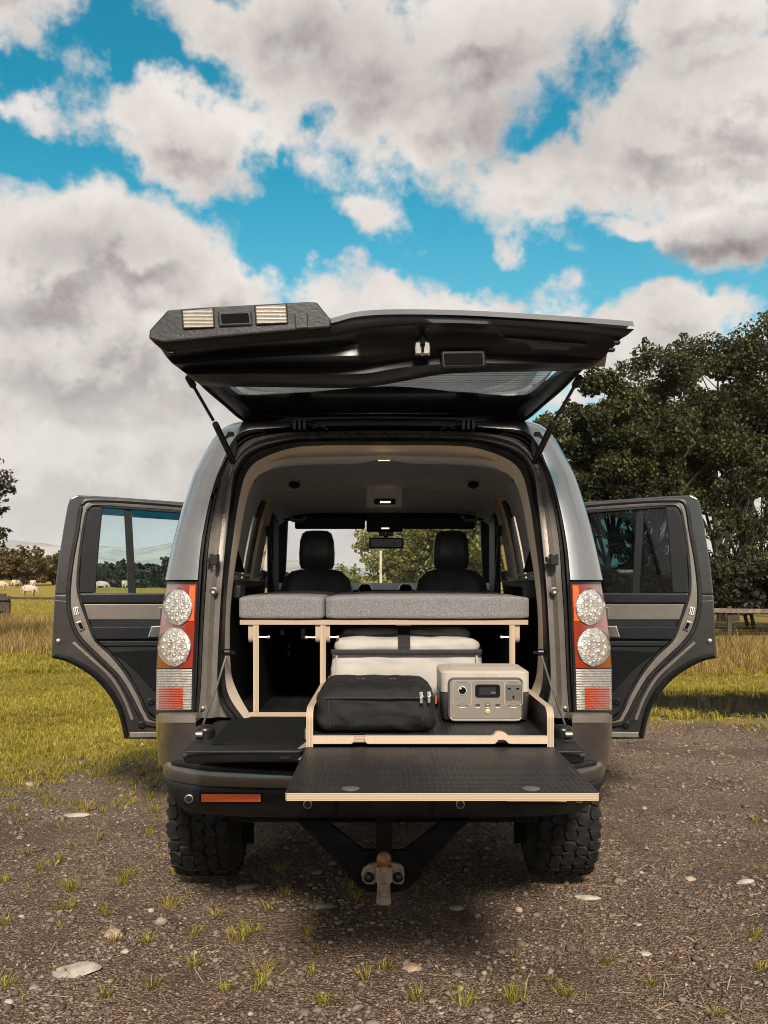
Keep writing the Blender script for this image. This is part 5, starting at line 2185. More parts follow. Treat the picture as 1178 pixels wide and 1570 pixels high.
def bumper():
    pth = spline(BPATH, 36)
    full = [(-p[0], p[1]) for p in pth[::-1]] + pth[1:]

    def sweep(sec, mat, name, parent):
        rows = []
        n = len(full)
        for i, (x, y) in enumerate(full):
            a, b = full[max(0, i - 1)], full[min(n - 1, i + 1)]
            t = Vector((b[0] - a[0], b[1] - a[1]))
            nn = Vector((t.y, -t.x)).normalized()
            lift = .17 * sstep(3.60, 3.98, y)
            rows.append([Vector((x + nn.x * o, y + nn.y * o, z + (lift * max(0, .668 - z) / .145 if z < .668 else 0))) for o, z in sec])
        mb = MB()
        mb.loft(rows)
        return mb.build(name, mat, parent, recalc_n=False, angle=35)
    B = sweep([(-.16, .738), (-.04, .742), (-.018, .740), (-.005, .732), (0, .718), (.002, .700), (0, .676), (-.004, .669), (-.012, .667)], M['paint_bumper'], 'rear_bumper', CAR)
    sweep([(-.012, .668), (-.006, .665), (-.002, .658), (-.002, .640), (-.010, .610), (-.022, .575), (-.050, .548), (-.10, .540), (-.22, .540)], M['plastic'], 'bumper_skirt', B)
    # corner sections below the lamps
    for s in (1, -1):
        X = lambda x: x if s > 0 else 1178 - x
        for nm, y0, y1, off, mt in (('bumper_corner', 1107, 1173, 0, M['paint_bumper']), ('corner_trim_strip', 1097, 1108, .006, M['jamb'])):
            rows = []
            for v in np.linspace(y0, y1, 8):
                xo = interp(v, [1097, 1130, 1166], [239, 240, 243])
                xi = interp(v, [1097, 1130, 1166], [300, 301, 306])
                r = []
                for u in np.linspace(0, 1, 9):
                    a = u * math.pi / 2
                    x = lerp(xi, xo, math.sin(a))
                    r.append(P(X(x), v, 3.60 - off + .24 * (1 - math.cos(a))))
                r.insert(0, r[0] + Vector((0, .12, 0)))
                rows.append(r)
            top = [p + Vector((0, .05, .004)) for p in rows[0]]
            rows.insert(0, top)
            mb = MB()
            mb.loft(rows, flip=(s < 0))
            mb.build(nm, mt, B, recalc_n=False, angle=50)
        # black step plate between corner and tailgate
        q = [(X(262), 1166), (X(310), 1174), (X(470), 1183), (X(470), 1164), (X(330), 1150), (X(300), 1150)]
        mb = MB()
        z = .750
        pts = []
        for x, y in q:
            Y = FPX * (CAMH - z) / (y - CYH)
            pts.append(Vector(((x - CX) * Y / FPX, Y, z)))
        mb.prism(pts, (0, 0, -.02))
        mb.build('step_pad', M['plastic'], B, bev=.006)
        # reflector and parking sensors
        def onb(x, y, off):
            # point of the skirt in front of pixel x, y
            best = None
            for (px_, py_) in full:
                xx = CX + px_ * FPX / py_
                if best is None or abs(xx - x) < best[0]:
                    best = (abs(xx - x), py_)
            return P(x, y, best[1] - off)
        for nm, g, off, mt in (('reflector_recess', 2.5, .0025, M['black']), ('reflector', 0, .006, M['reflector'])):
            tp = [onb(X(x), 1217.5 - g * .7, off) for x in np.linspace(309 - g, 400 + g, 9)]
            bt = [onb(X(x), 1229.5 + g * .7, off) for x in np.linspace(309 - g, 400 + g, 9)]
            mb = MB()
            tp2, bt2 = [p + Vector((0, .02, 0)) for p in tp], [p + Vector((0, .02, 0)) for p in bt]
            mb.loft([tp2, tp, bt, bt2])
            mb.add([tp2[0], tp[0], bt[0], bt2[0], tp2[-1], tp[-1], bt[-1], bt2[-1]], [(0, 1, 2, 3), (4, 7, 6, 5)])
            mb.build(nm, mt, B, smooth=False)
        for x, y in ((290, 1224.5), (472, 1233)):
            c = onb(X(x), y, .002)
            mb = MB()
            mb.lathe([(.0165, -.004), (.0165, .003), (.013, .004), (.0125, -.001)], c, (0, -1, 0), 20)
            sn = mb.build('parking_sensor', M['steel'], B)
            mb = MB()
            mb.lathe([(.012, -.004), (.012, .002), (.004, .003)], c, (0, -1, 0), 16)
            mb.build('sensor_face', M['plastic'], B)
    # panel joints in the skirt
    for x in (515, 664):
        c = P(x, 1250, 3.497)
        mb = MB()
        mb.box(c.x - .0016, c.x + .0016, 3.497, 3.52, .565, .672)
        mb.build('skirt_joint', M['black'], B)
    # floor of the lowered tailgate
    mb = MB()
    rows = []
    for y, z, hw in ((3.74, .893, .66), (3.70, .896, .665), (3.45, .884, .68), (3.24, .873, .685), (3.205, .866, .685), (3.20, .855, .685), (3.21, .832, .68), (3.24, .820, .67), (3.70, .80, .66)):
        rows.append([Vector((hw * t, y + (.02 * abs(t) ** 6), z - .012 * abs(t) ** 8)) for t in np.linspace(-1, 1, 21)])
    mb.loft(rows)
    # close the two ends
    for k in (0, 20):
        mb.add([r[k] for r in rows], [tuple(range(len(rows)))])
    T_ = mb.build('lowered_tailgate', M['trim_dark'], CAR, angle=35)
    mb = MB()
    a, b, c, d = Vector((-.60, 3.28, .8805)), Vector((.60, 3.28, .8805)), Vector((.60, 3.70, .9015)), Vector((-.60, 3.70, .9015))
    mb.prism([a, b, c, d], (0, 0, -.012))
    mb.build('tailgate_mat', M['carpet'], T_, bev=.005)
    mb = MB()
    mb.tube([Vector((-.67, 3.199, .862)), Vector((.67, 3.199, .862))], .0045, 6)
    mb.build('tailgate_edge_strip', M['plastic'], T_)
    c = P(436, 1161, 3.2)
    mb = MB()
    mb.box(c.x - .02, c.x + .02, 3.2035, 3.22, c.z - .010, c.z + .010)
    mb.build('tailgate_latch_plate', M['plastic'], T_, bev=.004)
    for s in (1, -1):
        c = P(315 if s > 0 else 863, 1124, 3.42)
        mb = MB()
        mb.lathe([(.036, -.02), (.036, .02), (.02, .03)], c, (0, 0, 1), 14)
        mb.box(c.x - .03, c.x + .03, c.y - .05, c.y + .03, c.z - .05, c.z - .015)
        mb.build('tailgate_hinge_cover', M['strut'], T_, bev=.006)


bumper()


# ---------------- wheels, underside and tow hitch
def wheels():
    protos = []
    rng = random.Random(4)
    for k in range(4):
        n = 8
        pts = []
        for i in range(n):
            a = 2 * math.pi * i / n + rng.uniform(-.12, .12)
            r = .0265 * rng.uniform(.86, 1.20)
            sx = math.copysign(abs(math.cos(a)) ** .6, math.cos(a))
            sy = math.copysign(abs(math.sin(a)) ** .6, math.sin(a))
            pts.append((sx * r * 1.02, sy * r * 1.05))
        V = [(x, y, -.006) for x, y in pts] + [(x * .90, y * .90, .013) for x, y in pts]
        # a sipe-like notch: split the top by a shallow ridge
        F = [tuple(range(n, 2 * n))] + [(i, (i + 1) % n, n + (i + 1) % n, n + i) for i in range(n)]
        me = bpy.data.meshes.new('tread_block')
        me.from_pydata(V, [], F)
        me.materials.append(M['rubber_tyre'])
        protos.append(me)
    for s in (-1, 1):
        for ax, rear in ((WY, True), (7.54, False)):
            xo, xi = .985, .705
            cx = s * (xo + xi) / 2
            c = Vector((cx, ax, WZ))
            hw = (xo - xi) / 2
            prof = [(.20, -hw * .75), (.24, -hw * .95), (.30, -hw), (.345, -hw * .97), (.366, -hw * .86), (.371, -hw * .6), (.372, 0), (.371, hw * .6), (.366, hw * .86), (.345, hw * .97), (.30, hw), (.24, hw * .95), (.20, hw * .75)]
            mb = MB()
            mb.lathe(prof, c, (1, 0, 0), 48)
            W = mb.build('wheel', M['rubber_tyre'], CAR, angle=60)
            mb = MB()
            mb.lathe([(.235, .62 * hw), (.225, .90 * hw), (.215, .86 * hw), (.20, .45 * hw), (.10, .55 * hw), (.06, .72 * hw), (.02, .74 * hw)], c, (s, 0, 0), 30)
            for k in range(5):
                a = 2 * math.pi * k / 5
                d = Vector((0, math.cos(a), math.sin(a)))
                p = c + Vector((s * hw * .70, 0, 0))
                mb.tube([p + d * .05, p + d * .215], [.035, .028], 8)
            mb.build('rim', M['rim'], W)
            if rear:
                cols = [-.112, -.057, 0, .057, .112]
                nrow = 44
                for r in range(nrow):
                    for ci, xc in enumerate(cols):
                        a = 2 * math.pi * (r + (.5 if ci % 2 else 0) + .13 * ((r * 7 + ci * 3) % 3 - 1)) / nrow
                        o = bpy.data.objects.new('tread_block', protos[(r * 3 + ci * 5) % 4])
                        COL.objects.link(o)
                        rr = .372 - (.004 if abs(xc) > .1 else 0)
                        nrm = Vector((.18 * math.copysign(1, xc) if abs(xc) > .1 else 0, math.cos(a), math.sin(a))).normalized()
                        pos = c + Vector((xc, rr * math.cos(a), rr * math.sin(a)))
                        zq = nrm.to_track_quat('Z', 'Y')
                        o.rotation_mode = 'XYZ'
                        rot = zq.to_matrix() @ Matrix.Rotation(((r * 5 + ci * 7) % 8) * math.pi / 4 + .25, 3, 'Z')
                        o.location = pos
                        o.rotation_euler = rot.to_euler()
                        o.parent = W
                        o.matrix_parent_inverse = wmat(W).inverted()
            else:
                mb = MB()
                for r in range(38):
                    for ci, xc in enumerate((-.1, -.035, .035, .1)):
                        a = 2 * math.pi * (r + .5 * (ci % 2)) / 38
                        nrm = Vector((0, math.cos(a), math.sin(a)))
                        Mx = Matrix.Translation(c + Vector((xc, .378 * nrm.y, .378 * nrm.z))) @ nrm.to_track_quat('Z', 'Y').to_matrix().to_4x4()
                        mb.box(-.024, .024, -.024, .024, -.008, .007, Mx)
                tag(mb.build('tread', M['rubber_tyre'], W), kind='stuff')
        # arch liner, mud flap, suspension arm
        mb = MB()
        rows = []
        for a in np.linspace(.40, math.pi - .40, 18):
            y, z = WY + .47 * math.cos(a), WZ + .47 * math.sin(a)
            rows.append([Vector((s * .60, y, z)), Vector((s * .90, y, z))])
        mb.loft(rows)
        mb.add([Vector((s * .60, WY + .47 * math.cos(a), WZ + .47 * math.sin(a))) for a in np.linspace(.40, math.pi - .40, 18)], [tuple(range(18))])
        mb.build('arch_liner', M['underbody'], CAR)
        mb = MB()
        mb.box(*sorted((s * .63, s * .69)), 4.58, 4.60, .16, .56)
        mb.build('mud_flap', M['underbody'], CAR, bev=.004)
        mb = MB()
        mb.tube([Vector((s * .25, 4.75, .40)), Vector((s * .72, 4.65, .34))], .04, 8)
        mb.tube([Vector((s * .55, 4.6, .40)), Vector((s * .5, 4.6, .70))], .05, 10)
        mb.build('suspension_arm', M['underbody'], CAR)
    mb = MB()
    mb.box(-.30, .30, 4.4, 4.95, .32, .55)
    mb.box(-.62, .62, 3.75, 4.15, .47, .60)
    mb.build('rear_subframe', M['underbody'], CAR, bev=.04, seg=3)


wheels()


def hitch():
    D = M['underbody']
    H = empty_part = None
    mb = MB()
    Y = 3.66
    mb.prism([P(x, y, Y) for x, y in ((455, 1258), (500, 1258), (600, 1338), (575, 1368), (552, 1360))], (0, .03, 0))
    mb.prism([P(x, y, Y + .001) for x, y in ((720, 1258), (678, 1258), (578, 1338), (606, 1368), (628, 1356))], (0, .03, 0))
    mb.prism([P(x, y, Y - .012) for x, y in ((556, 1304), (622, 1304), (644, 1322), (648, 1344), (628, 1362), (610, 1369), (566, 1369), (550, 1360), (532, 1342), (536, 1322))], (0, .03, 0))
    a = P(589, 1262, 3.63)
    b = P(589, 1306, 3.63)
    mb.box(a.x - .03, a.x + .03, 3.60, 3.68, b.z, a.z + .1)
    H = mb.build('tow_bar_frame', M['underbody'], CAR, bev=.005)
    Y = 3.58
    k = Y / FPX
    # cast bracket with two wings, bolts, neck and ball
    mb = MB()
    wing = [(589, 1322), (603, 1323), (615, 1326), (620, 1333), (620, 1352), (616, 1357), (604, 1356), (602, 1353), (576, 1353), (574, 1357), (562, 1356), (556, 1351), (554, 1340), (557, 1332), (566, 1326), (576, 1323)]
    mb.prism([P(x, y, Y + .03) for x, y in wing], (0, .025, 0))
    mb.prism([P(x, y, Y) for x, y in ((577, 1330), (601, 1330), (602, 1352), (598, 1356), (600, 1386), (594, 1389), (583, 1389), (577, 1386), (579, 1356), (576, 1352))], (0, .045, 0))
    tb = mb.build('tow_bracket', M['hitch'], CAR, bev=.006, seg=2)
    mb = MB()
    mb.prism([P(x, y, Y - .006) for x, y in ((584, 1354), (594, 1354), (595, 1372), (592, 1376), (586, 1376), (583, 1372))], (0, .02, 0))
    mb.build('bracket_rib', M['hitch'], tb, bev=.005)
    for x in (565.5, 611):
        c = P(x, 1344.5, Y + .03)
        mb = MB()
        mb.lathe([(.019, -.002), (.020, .006), (.015, .010), (.014, .004)], c, (0, -1, 0), 18)
        mb.lathe([(.013, 0), (.013, .014), (.010, .016)], c, (0, -1, 0), 6)
        mb.build('bolt', M['strut'], tb)
    c = P(589, 1317, Y + .005)
    mb = MB()
    r = .0285
    mb.lathe([(.018, -.045), (.015, -.03)] + [(r * math.sin(a), -r * math.cos(a)) for a in np.linspace(.55, math.pi - .25, 12)] + [(.007, r * .97)], c, (0, 0, 1), 24)
    mb.build('tow_ball', M['ball'], tb)


hitch()


# ---------------- open rear doors
DTH = R(70)
HX, HY = -.945, 5.75


def door(s):
    dv = Vector((-math.sin(DTH), -math.cos(DTH), 0))
    nv = Vector((math.cos(DTH), -math.sin(DTH), 0))        # towards the camera

    def D(x, y, off=0.0):
        """pixel (left-door coordinates) -> point on the door plane, off metres towards the camera"""
        h = Vector((HX, HY, 0)) + nv * off
        # ray (rx*Y, Y): find Y with (p-h).nv = 0
        rx = (x - CX) / FPX
        Y = (h.x * nv.x + h.y * nv.y) / (rx * nv.x + nv.y)
        p = P(x, y, Y)
        return Vector((p.x * s, p.y, p.z))
    nn = Vector((nv.x * s, nv.y, 0))

    def pr(nm, pts, off, th, mat, par, bev=.004, seg=2):
        mb = MB()
        mb.prism([D(x, y, off) for x, y in pts], -nn * th)
        return mb.build(nm, mat, par, smooth=False, bev=bev, seg=seg)

    def tb(nm, pts, off, rad, mat, par, n=40):
        mb = MB()
        mb.tube([D(p[0], p[1], off) for p in spline(pts, n)], rad, 8)
        return mb.build(nm, mat, par)
    arch = [(79, 1009), (101, 1014), (128, 1028), (150, 1045), (170, 1070), (183, 1097), (191, 1133)]
    ARCH = spline(arch, 16)
    # outer shell: lower panel, then window surround
    low = [(84, 912), (83, 935), (81, 977)] + ARCH + [(241, 1134), (350, 1130), (350, 912)]
    mb = MB()
    mb.prism([D(x, y, 0) for x, y in low], -nn * .10)
    mb.prism([D(x, y, 0) for x, y in ((350, 776), (286, 770), (170, 761.5), (119, 759), (108, 764), (104, 775), (97, 815), (89, 867), (84, 911.5), (141, 911.5), (152, 840), (158, 777), (350, 787))], -nn * .07)
    mb.prism([D(x, y, 0) for x, y in ((322, 786.5), (350, 788), (350, 911.5), (322, 911.5))], -nn * .07)
    sh = mb.build('rear_door', M['paint_dark_dusty'], CAR, smooth=False, bev=.008, seg=2)
    # wheel arch edge, seals, pale jamb between them
    inner = [(p[0] + 7, p[1] - 7) for p in ARCH]
    mb = MB()
    mb.loft([[D(x, y, .004) for x, y in ARCH], [D(lerp(a[0], b[0], .5), lerp(a[1], b[1], .5), .022) for a, b in zip(ARCH, inner)], [D(x, y, .002) for x, y in inner]])
    mb.build('arch_moulding', M['plastic'], sh, recalc_n=False)
    sealA = [(320, 779), (290, 776), (200, 769), (145, 767), (129, 770), (123, 785), (119, 812), (110, 861), (105, 908), (106.5, 938), (115, 966), (131, 988), (156, 1012), (183, 1040), (202, 1072), (216, 1099), (232, 1111), (320, 1113)]
    sealB = [(320, 786), (290, 783), (200, 777), (150, 774), (138, 777), (132, 790), (124, 840), (119.5, 894), (124, 922), (134, 950), (146, 980), (170, 1003), (194, 1033), (213, 1066), (224, 1091), (240, 1104), (320, 1106)]
    sa, sb = spline(sealA, 70), spline(sealB, 70)
    mb = MB()
    mb.loft([[D(x, y, .004) for x, y in sa], [D(lerp(a[0], b[0], .5), lerp(a[1], b[1], .5), .012) for a, b in zip(sa, sb)], [D(x, y, .008) for x, y in sb]])
    mb.build('door_jamb_face', M['jamb'], sh, recalc_n=False)
    tb('outer_seal', sealA, .008, .0135, M['rubber'], sh, 60)
    tb('inner_seal', sealB, .012, .0085, M['rubber'], sh, 60)
    # crease along the lower jamb
    tb('jamb_crease', [(112, 985), (140, 1010), (170, 1038), (190, 1070), (203, 1103)], .0, .010, M['jamb'], sh, 20)
    # inner lining below the window
    lin = [(123, 910), (126, 925), (137, 950), (149, 980), (173, 1002), (197, 1032), (216, 1066), (227, 1091), (243, 1102), (340, 1104), (340, 910)]
    pr('door_lining', lin, .030, .03, M['trim_dark'], sh, .006)
    pr('window_ledge', [(122, 909.5), (126, 925), (340, 925), (340, 909)], .044, .03, M['hatch_trim'], sh, .008)
    pr('brushed_panel', [(128.5, 926.5), (340, 926.5), (340, 950), (136, 950)], .036, .02, M['alu'], sh, .003)
    pr('arm_rest', [(139, 958), (142, 961), (340, 961), (340, 979), (148, 980), (143, 972)], .058, .05, M['hatch_trim'], sh, .010, 3)
    pr('lining_ridge', [(150, 983), (340, 982), (340, 990), (160, 991)], .040, .03, M['trim_dark'], sh, .005)
    pr('pull_handle', [(232, 960), (250, 959), (250, 977.5), (226.5, 978)], .066, .02, M['chrome'], sh, .006)
    pr('window_switch_trim', [(244.5, 931), (252, 931), (252, 948), (244.5, 948)], .042, .01, M['chrome'], sh, .003)
    pr('map_pocket', [(170, 1000), (250, 996), (340, 996), (340, 1060), (236, 1060), (214, 1035), (190, 1012)], .036, .02, M['carpet'], sh, .004)
    c = D(231, 1076, .034)
    mb = MB()
    mb.lathe([(.022, -.004), (.022, .004), (.012, .006), (.010, .000)], c, nn, 16)
    mb.build('lower_screw', M['strut'], sh)
    # pillar lining at the window, glass, divider and teal band
    pr('window_pillar_lining', [(140, 779), (158, 777.5), (152, 840), (147, 909), (121.5, 909), (125, 845), (133, 792)], .030, .035, M['trim_dark'], sh, .006)
    pr('window_top_lining', [(152, 775.5), (322, 785.5), (322, 790), (158, 778)], .026, .03, M['trim_dark'], sh, .003)
    left = s > 0
    gm = M['glass_left'] if left else M['glass_privacy']
    for (nm, q) in (('fixed_window_pane', [(150, 777), (192.5, 780), (200, 911), (146, 911)]), ('window_pane', [(201, 780), (324, 787), (324, 911), (208, 911)])):
        mb = MB()
        mb.prism([D(x, y, -.020) for x, y in q], -nn * .004)
        mb.build(nm, gm, sh, smooth=False)
    if left:  # teal strip across the top of the left panes only
        for q in ([(152, 777.5), (192, 780), (192.6, 791.5), (151.5, 789)], [(202, 780.5), (324, 787), (324, 801), (203, 793)]):
            mb = MB()
            mb.prism([D(x, y, -.014) for x, y in q], -nn * .002)
            mb.build('teal_band', M['glass_band'], sh, smooth=False)
    pr('window_divider', [(190.5, 779), (202, 780), (209, 911), (197.5, 911)], .008, .03, M['strut'], sh, .003)
    # latch, label, grommet, buffer
    pr('door_latch', [(116.5, 954), (125, 951.5), (131, 964), (122.5, 968)], .022, .02, M['steel'], sh, .003)
    pr('latch_slot', [(119.5, 956), (124.5, 954.5), (128.5, 963), (124, 965)], .0245, .01, M['black'], sh, .001)
    pr('tyre_pressure_label', [(112, 932), (120, 930), (122.5, 941), (115, 943.5)], .0175, .004, M['white'], sh, 0.0003)
    for i in range(3):
        q = [(113.6 + i * 2.6, 933 - i * .5), (115.0 + i * 2.6, 932.7 - i * .5), (117.0 + i * 2.6, 941.8 - i * .6), (115.8 + i * 2.6, 942.2 - i * .6)]
        pr('label_print', q, .0182, .0004, M['strut'], sh, 0.0001)
    c = D(217.5, 1110.5, .012)
    mb = MB()
    mb.lathe([(.022, -.002), (.020, .006), (.012, .008), (.011, .002)], c, nn, 16)
    mb.build('grommet', M['strut'], sh)
    c = D(90, 983, .002)
    mb = MB()
    mb.lathe([(.016, -.002), (.014, .008), (.006, .012)], c, nn, 14)
    mb.build('door_buffer', M['steel'], sh)
    for x, y in ((181, 1037), (185, 1045), (190, 1051), (194, 1057)):
        mb = MB()
        mb.lathe([(.005, -.002), (.005, .003), (.002, .004)], D(x, y, .013), nn, 8)
        mb.build('drain_plug', M['chrome'], sh)
    pr('door_sill_edge', [(199, 1123), (350, 1120), (350, 1129), (199, 1131)], .010, .02, M['jamb'], sh, .004)
    tb('shut_line', [(85, 921), (92, 921.5), (101, 922)], .0, .002, M['jamb'], sh, 6)
    # hinges joining the door to the pillar
    mb = MB()
    for z in (.85, 1.3):
        p = Vector((HX * s, HY, z))
        mb.box(p.x - .05, p.x + .05, p.y - .03, p.y + .03, z - .03, z + .03)
    mb.build('door_hinge', M['paint_dark_dusty'], sh, bev=.006)


door(1)
door(-1)


# ================================================================== camping fit-out and luggage
def board(name, pts, off, parent, face=None, bev=0.0, edge=None):
    """plywood board: outline pts (world), thickness vector off; edges show the plies, faces are black film"""
    n = len(pts)
    off = Vector(off)
    th = off.length
    V = [Vector(p) for p in pts] + [Vector(p) + off for p in pts]
    F = [tuple(range(n)), tuple(range(2 * n - 1, n - 1, -1))]
    mi = [0, 0]
    uv = [[(p.x * 4, p.y * 4) for p in V[:n]], [(p.x * 4, p.y * 4) for p in V[n:][::-1]]]
    u = 0.0
    for k in range(n):
        k2 = (k + 1) % n
        L = (V[k2] - V[k]).length
        F.append((k, k + n, k2 + n, k2))
        mi.append(1)
        uv.append([(u, 0), (u, 1), (u + L, 1), (u + L, 0)])
        u += L
    o = obj(name, V, F, [face or M['mesh_ply'], edge or M['ply']], parent, False, mi, uv)
    recalc(o)
    if bev:
        bevel(o, bev, 2)
    return o


def rounded(pts, idx_r, seg=5):
    """round given corners of a planar outline; idx_r {index: radius}"""
    out = []
    n = len(pts)
    for i, p in enumerate(pts):
        p = Vector(p)
        if i not in idx_r:
            out.append(p)
            continue
        r = idx_r[i]
        a = (Vector(pts[i - 1]) - p).normalized()
        b = (Vector(pts[(i + 1) % n]) - p).normalized()
        p0, p1 = p + a * r, p + b * r
        for k in range(seg + 1):
            t = k / seg
            out.append(p0 * (1 - t) ** 2 + p * 2 * t * (1 - t) + p1 * t * t)
    return out


def bed():
    Y0 = 3.86
    B = empty('camping_bed_frame', (0, 4.4, .885), 'birch plywood bed platform on legs across the load bay', 'bed frame')
    # platform
    a, b = P(368, 951, Y0), P(810, 951, Y0)
    zt = CAMH - (950.5 - CYH) * Y0 / FPX
    board('platform', [(a.x, Y0, zt), (b.x, Y0, zt), (b.x, 5.10, zt), (a.x, 5.10, zt)], (0, 0, -.019), B)
    zb = zt - .0192

    def leg(x0, x1, ybot, Y, depth=1.1, nm='leg'):
        p, q = P(x0, 960, Y), P(x1, ybot, Y)
        board(nm, [(p.x, Y, zb), (p.x, Y, q.z), (p.x, Y + depth, q.z), (p.x, Y + depth, zb)], (q.x - p.x, 0, 0), B)
    leg(388.5, 397, 1094, Y0 + .004)
    leg(491, 499.5, 1094, Y0 + .005)
    leg(781.5, 790, 1094, Y0 + .004)
    # short cleats either side of the legs under the platform
    for x0, x1 in ((381, 388.3), (484, 490.8), (499.7, 506), (790.2, 797)):
        p, q = P(x0, 960, Y0 + .012), P(x1, 986, Y0 + .012)
        pts = rounded([(p.x, Y0 + .012, zb - .0005), (p.x, Y0 + .012, q.z), (p.x, Y0 + .5, q.z), (p.x, Y0 + .5, zb - .0005)], {1: .03})
        board('cleat', pts, (q.x - p.x, 0, 0), B)
    # bottom rail
    p, q = P(383, 1092, Y0 - .01), P(480, 1098.5, Y0 - .01)
    board('bottom_rail', [(p.x, Y0 - .01, p.z), (q.x, Y0 - .01, p.z), (q.x, Y0 + .9, p.z), (p.x, Y0 + .9, p.z)], (0, 0, q.z - p.z), B)
    # locking pins and hooks under the platform
    for x0, x1, y in ((397.2, 412, 977), (470, 484, 977.5), (506.2, 518, 977), (769, 781.4, 977)):
        p, q = P(x0, y, Y0 + .03), P(x1, y, Y0 + .03)
        mb = MB()
        mb.tube([p, q], .004, 8)
        mb.lathe([(.007, -.006), (.009, 0), (.007, .006)], q if x0 < 450 or 500 < x0 < 600 else p, (1, 0, 0), 10)
        mb.build('locking_pin', M['zip'], B)
    # pale stops and webbing loops on the back boards
    for x, y, w, h, Y in ((404, 1009, 5, 10, 4.3), (404.5, 1026, 5, 10, 4.3), (443, 990, 4, 7, 4.7), (443, 1002, 4, 7, 4.7), (768, 1010, 6, 10, 4.3), (402, 967, 4, 10, 4.2), (433, 970, 6, 8, 4.4), (465, 972, 6, 16, 4.3)):
        c = P(x, y, Y)
        k = Y / FPX / 2
        board('stop_block', rounded([(c.x - w * k, Y, c.z - h * k), (c.x + w * k, Y, c.z - h * k), (c.x + w * k, Y, c.z + h * k), (c.x - w * k, Y, c.z + h * k)], {0: .004, 1: .004, 2: .004, 3: .004}, 2), (0, .012, 0), B, M['ply'])
    # shadowed back board closing the compartments, inside the car
    p, q = P(386, 1094, 4.93), P(790, 958, 4.93)
    mb = MB()
    mb.box(-.56, .56, 5.02, 5.038, .89, zb - .001)
    mb.build('back_board', M['carpet'], B)

    # cushions
    def cushion(label, x0, x1, group='seat cushions on the bed platform'):
        zc0, zc1 = zt + .001, CAMH - (914.5 - CYH) * Y0 / FPX
        a, b = P(x0, 930, Y0 - .012).x, P(x1, 930, Y0 - .012).x
        y0, y1 = Y0 - .014, 4.95
        nx, ny, nz = 18, 16, 7
        mb = MB()
        # superellipsoid-like pad: build a subdivided box and round its edges
        bm = bmesh.new()
        bmesh.ops.create_cube(bm, size=1.0)
        bmesh.ops.subdivide_edges(bm, edges=bm.edges, cuts=11, use_grid_fill=True)
        W, Dp, Hh = b - a, y1 - y0, zc1 - zc0
        r = .016
        for v in bm.verts:
            c = Vector((v.co.x * W, v.co.y * Dp, v.co.z * Hh))
            # pull edge vertices towards the rim so the rounding stays tight
            for i, half in enumerate((W / 2, Dp / 2, Hh / 2)):
                f = c[i] / half
                c[i] = half * math.copysign(abs(f) ** (.55 if i < 2 else .8), f)
            core = Vector([max(-h + r, min(h - r, q)) for q, h in zip(c, (W / 2, Dp / 2, Hh / 2))])
            d = c - core
            if d.length > 1e-6:
                c = core + d.normalized() * min(d.length, r) if sum(abs(q) > 1e-6 for q in d) > 1 else core + d
            nz_ = mnoise.noise(Vector((c.x * 7 + x0, c.y * 6, c.z * 9))) * .003
            c.z += nz_ + (.006 * (1 - (2 * c.x / W) ** 2) if c.z > 0 else 0)
            c.y += mnoise.noise(Vector((c.x * 9 + x0, c.z * 12, 3))) * .0025
            v.co = c + Vector(((a + b) / 2, (y0 + y1) / 2, (zc0 + zc1) / 2))
        V = [v.co.copy() for v in bm.verts]
        F = [tuple(v.index for v in f.verts) for f in bm.faces]
        bm.free()
        o = obj('seat_cushion', V, F, M['tweed'], None, True, angle=80)
        tag(o, label, 'cushion', group)
        # piped seam along the top front edge
        mb = MB()
        zz = zc1 - .016
        mb.tube([Vector((x, y0 + .004, zz + .0035 * (1 - (2 * (x - (a + b) / 2) / (b - a)) ** 2))) for x in np.linspace(a + .02, b - .02, 14)], .0022, 6)
        mb.build('seam', M['tweed'], o)
    cushion('short grey tweed cushion at the left end of the bed platform', 365, 497.3)
    cushion('long grey tweed cushion over the middle and right of the bed platform', 498.2, 813)


bed()


